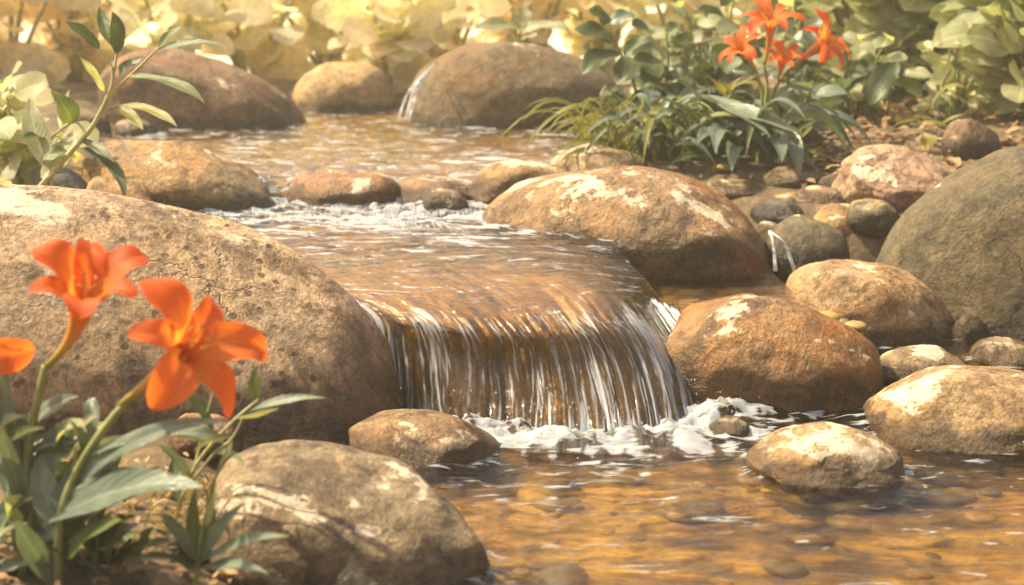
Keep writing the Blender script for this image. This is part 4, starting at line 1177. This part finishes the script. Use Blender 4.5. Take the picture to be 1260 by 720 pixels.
for q, m in [(((900, 190), (836, 100), 5.45, 5.3, 24, (0, -26)), BLUEG), (((905, 190), (800, 118), 5.45, 5.2, 22, (-10, -30)), GREEN),
             (((880, 130), (990, 165), 5.40, 5.1, 32, (-10, -8)), BLUEG), (((868, 118), (948, 168), 5.42, 5.15, 28, (0, -14)), BLUEG), (((940, 160), (1042, 190), 5.42, 5.2, 24, (34, -60)), GREEN),
             (((945, 130), (1004, 116), 5.42, 5.3, 20, (0, -26)), BLUEG), (((940, 172), (984, 216), 5.4, 5.1, 36, (18, -40)), BLUEG), (((930, 178), (962, 200), 5.4, 5.05, 34, (16, -34)), BLUEG),
             (((905, 178), (880, 190), 5.4, 5.0, 30, (-12, -50)), BLUEG), (((895, 170), (858, 178), 5.4, 5.1, 26, (-8, -24)), BLUEG), (((912, 190), (900, 212), 5.4, 5.05, 30, (-4, -40)), BLUEG),
             (((900, 150), (842, 128), 5.42, 5.3, 22, (0, -18)), GREEN), (((890, 120), (926, 92), 5.45, 5.4, 16, (-4, -6)), YELG), (((900, 128), (868, 92), 5.45, 5.4, 18, (2, -4)), YELG), (((916, 150), (890, 100), 5.45, 5.4, 16, (2, -4)), YELG),
             (((930, 190), (1000, 205), 5.4, 5.15, 22, (10, -40)), GREEN), (((935, 196), (1026, 196), 5.42, 5.25, 14, (0, -22)), YELG), (((940, 200), (1008, 178), 5.42, 5.35, 13, (0, -12)), YELG),
             (((945, 200), (1006, 150), 5.45, 5.4, 12, (0, 4)), YELG), (((890, 200), (830, 180), 5.42, 5.2, 20, (0, -24)), DARKG), (((900, 205), (820, 206), 5.42, 5.15, 20, (0, -30)), GREEN)]:
    child(leaf_px(*q), 'leaf', m, LC)
rs = random.Random(5)
for k in range(78):
    a = rs.uniform(0, 6.283); L = rs.uniform(.18, .42)
    b = on(rs.uniform(770, 1000), rs.uniform(5.32, 5.62)) + Vector((0, 0, rs.uniform(.0, .12)))
    d = Vector((math.cos(a), math.sin(a) * .7 - .25, 0))
    m = MB().add(*leaf_data(b, b + d * L * .4 + Vector((0, 0, L * .75)), b + d * L + Vector((0, 0, L * rs.uniform(-.25, .35))), rs.uniform(.014, .028), LANCE, Vector((0, -.5, .8)), .25, .1, 9, 4, k))
    child(m, 'leaf', rs.choice((BLUEG, GREEN, DARKG, BLUEG, YELG)), LC)

# ---- small plants on the right bank
def sprout(label, px, Y, specs, mat):
    p = plant('seedling', label, 'plant', on(px, Y), 'seedlings on the right bank')
    for st_, lvs in specs:
        stem_px(p, st_, .004, .002, STEMY)
        for q in lvs: child(leaf_px(*q), 'leaf', mat, p)
sprout('pale seedling with an upright sprig near the right corner', 1150, 6.0, [([(1150, 180, 6.0), (1152, 150, 5.95), (1148, 128, 5.95), (1160, 108, 5.95)], [((1150, 148), (1120, 146), 5.95, 5.9, 8, (0, -8)), ((1150, 158), (1186, 140), 5.95, 5.9, 8, (0, -4)), ((1158, 112), (1186, 108), 5.95, 5.9, 10, (0, -10)), ((1160, 110), (1172, 84), 5.95, 5.95, 8, (0, -2))])], YELG)
sprout('drooping pale seedling with one broad hanging leaf by the pink-topped rock', 1138, 5.7, [([(1132, 190, 5.7), (1136, 160, 5.65), (1140, 150, 5.65)], [((1140, 168), (1138, 184), 5.6, 5.55, 26, (6, -6)), ((1136, 150), (1100, 155), 5.65, 5.6, 11, (0, -10)), ((1138, 152), (1170, 160), 5.65, 5.6, 8, (0, -10))])], YELG)
bush('grey_green_shrub', 'low pale green shrub spreading over the litter right of the lily leaves', on(1062, 6.5), .42, .24, 9, .12, [SAGE, GREEN], STEM, OVATE, None, 8, 421, low=0)
bush('grey_green_shrub', 'small yellow-green shrub on the litter under the tall grey-green shrub', on(1178, 6.3), .36, .22, 9, .11, [SAGE, OLIVEG], STEM, OVATE, None, 8, 422, low=0)
bush('grey_green_shrub', 'grey-green shrub with broad leaves filling the gap behind the dark hanging leaf', on(1110, 6.9), .62, .26, 10, .16, [SAGE], STEM, ROUND, None, 9, 423, low=0)
DL = plant('dark_leaf_plant', 'plant with one large dark hanging leaf over the leaf litter', 'plant', on(1090, 6.4))
stem_px(DL, [(1092, 150, 6.4), (1096, 110, 6.35), (1104, 78, 6.3)], .006, .004)
child(leaf_px((1104, 78), (1070, 130), 6.3, 6.15, 34, (-8, -4), shape=OVATE), 'leaf', DARKG, DL)
child(leaf_px((1102, 84), (1130, 122), 6.3, 6.2, 26, (6, -2), shape=OVATE), 'leaf', GREEN, DL)
child(leaf_px((1100, 96), (1146, 96), 6.3, 6.2, 24, (0, -12), shape=OVATE), 'leaf', PALEG, DL)

# ---- leaf litter on the right bank (stuff)
mb = MB(); rs = random.Random(9)
for k in range(1500):
    x = rs.uniform(.95, 2.9); y = rs.uniform(4.95, 7.2)
    if k > 1100: x = rs.uniform(-1.0, -.36); y = rs.uniform(2.0, 2.75)
    elif x < .25 * y - .3: continue
    z = ter1(x, y) + rs.uniform(.0, .035)
    a = rs.uniform(0, 6.283); L = rs.uniform(.035, .10) * (.5 if k > 1100 else 1)
    d = Vector((math.cos(a), math.sin(a), rs.uniform(-.2, .35)))
    p = Vector((x, y, z))
    mb.add(*leaf_data(p, p + d * L * .5 + Vector((0, 0, L * rs.uniform(.1, .35))), p + d * L, L * .2, OVATE, Vector((rs.uniform(-.5, .5), rs.uniform(-.5, .3), 1)), .35, .25, 5, 3, k))
LIT = leaf_mat('leaf litter', (.14, .075, .035), (.34, .21, .10), .12, .7, (1, 1, 1))
o = mb.build('leaf_litter', LIT); tag(o, 'brown fallen leaves covering the banks', kind='stuff')

# ------------------------------------------------------------------ light, air, camera
SUN_EL, SUN_AZ = math.radians(52), math.radians(-76)       # azimuth from +Y towards +X: back left
sd = Vector((math.sin(SUN_AZ) * math.cos(SUN_EL), math.cos(SUN_AZ) * math.cos(SUN_EL), math.sin(SUN_EL)))
sl = bpy.data.lights.new('sun', 'SUN'); sl.energy = 5.0; sl.angle = math.radians(.6); sl.color = (1.0, .94, .66)
so = bpy.data.objects.new('sun', sl); COL.objects.link(so)
so.rotation_euler = (-sd).to_track_quat('-Z', 'Y').to_euler()
w = bpy.data.worlds.new('World'); S.world = w; w.use_nodes = True
nt = w.node_tree; bg = nt.nodes['Background']
sk = nt.nodes.new('ShaderNodeTexSky'); sk.sky_type = 'NISHITA'; sk.sun_disc = False
sk.sun_elevation = SUN_EL; sk.sun_rotation = SUN_AZ
sk.dust_density = 7.0; sk.air_density = 1.0; sk.ozone_density = .6
nt.links.new(sk.outputs[0], bg.inputs[0]); bg.inputs[1].default_value = .13

hz = bpy.data.meshes.new('haze'); bm = bmesh.new(); bmesh.ops.create_cube(bm, size=2.0); bm.to_mesh(hz); bm.free()
ht = NT('warm haze')
hv = ht.n('ShaderNodeVolumePrincipled', {'Color': (1.0, .96, .76, 1), 'Density': .008, 'Anisotropy': .2})
ho = ht.n('ShaderNodeOutputMaterial'); ht.t.links.new(hv.outputs[0], ho.inputs['Volume'])
ho = link('haze', hz, ht.m, loc=(0, 300, 1.0)); ho.scale = (1500, 1500, 2.2)
tag(ho, 'thin warm haze over the stream', kind='stuff')

cam = bpy.data.cameras.new('camera'); co = bpy.data.objects.new('camera', cam); COL.objects.link(co)
cam.sensor_width = 36; cam.lens = 36 / (2 * math.tan(math.radians(20))); cam.clip_end = 3000; cam.clip_start = .05
co.location = EYE; co.rotation_euler = (math.pi / 2 - PITCH, 0, 0)
cam.dof.use_dof = True; cam.dof.focus_distance = 3.5; cam.dof.aperture_fstop = cam.lens / 1000 / .017
S.camera = co
for ob in list(bpy.data.objects):
    if '_w' in ob: del ob['_w']

S.render.engine = 'CYCLES'
S.cycles.max_bounces = 8; S.cycles.transparent_max_bounces = 12; S.cycles.caustics_reflective = False; S.cycles.caustics_refractive = False
S.cycles.sample_clamp_indirect = 6
S.cycles.use_denoising = True
S.view_settings.view_transform = 'Standard'; S.view_settings.look = 'None'; S.view_settings.gamma = 1
S.view_settings.use_white_balance = True; S.view_settings.white_balance_temperature = 7300; S.view_settings.white_balance_tint = 14
S.view_settings.exposure = .93
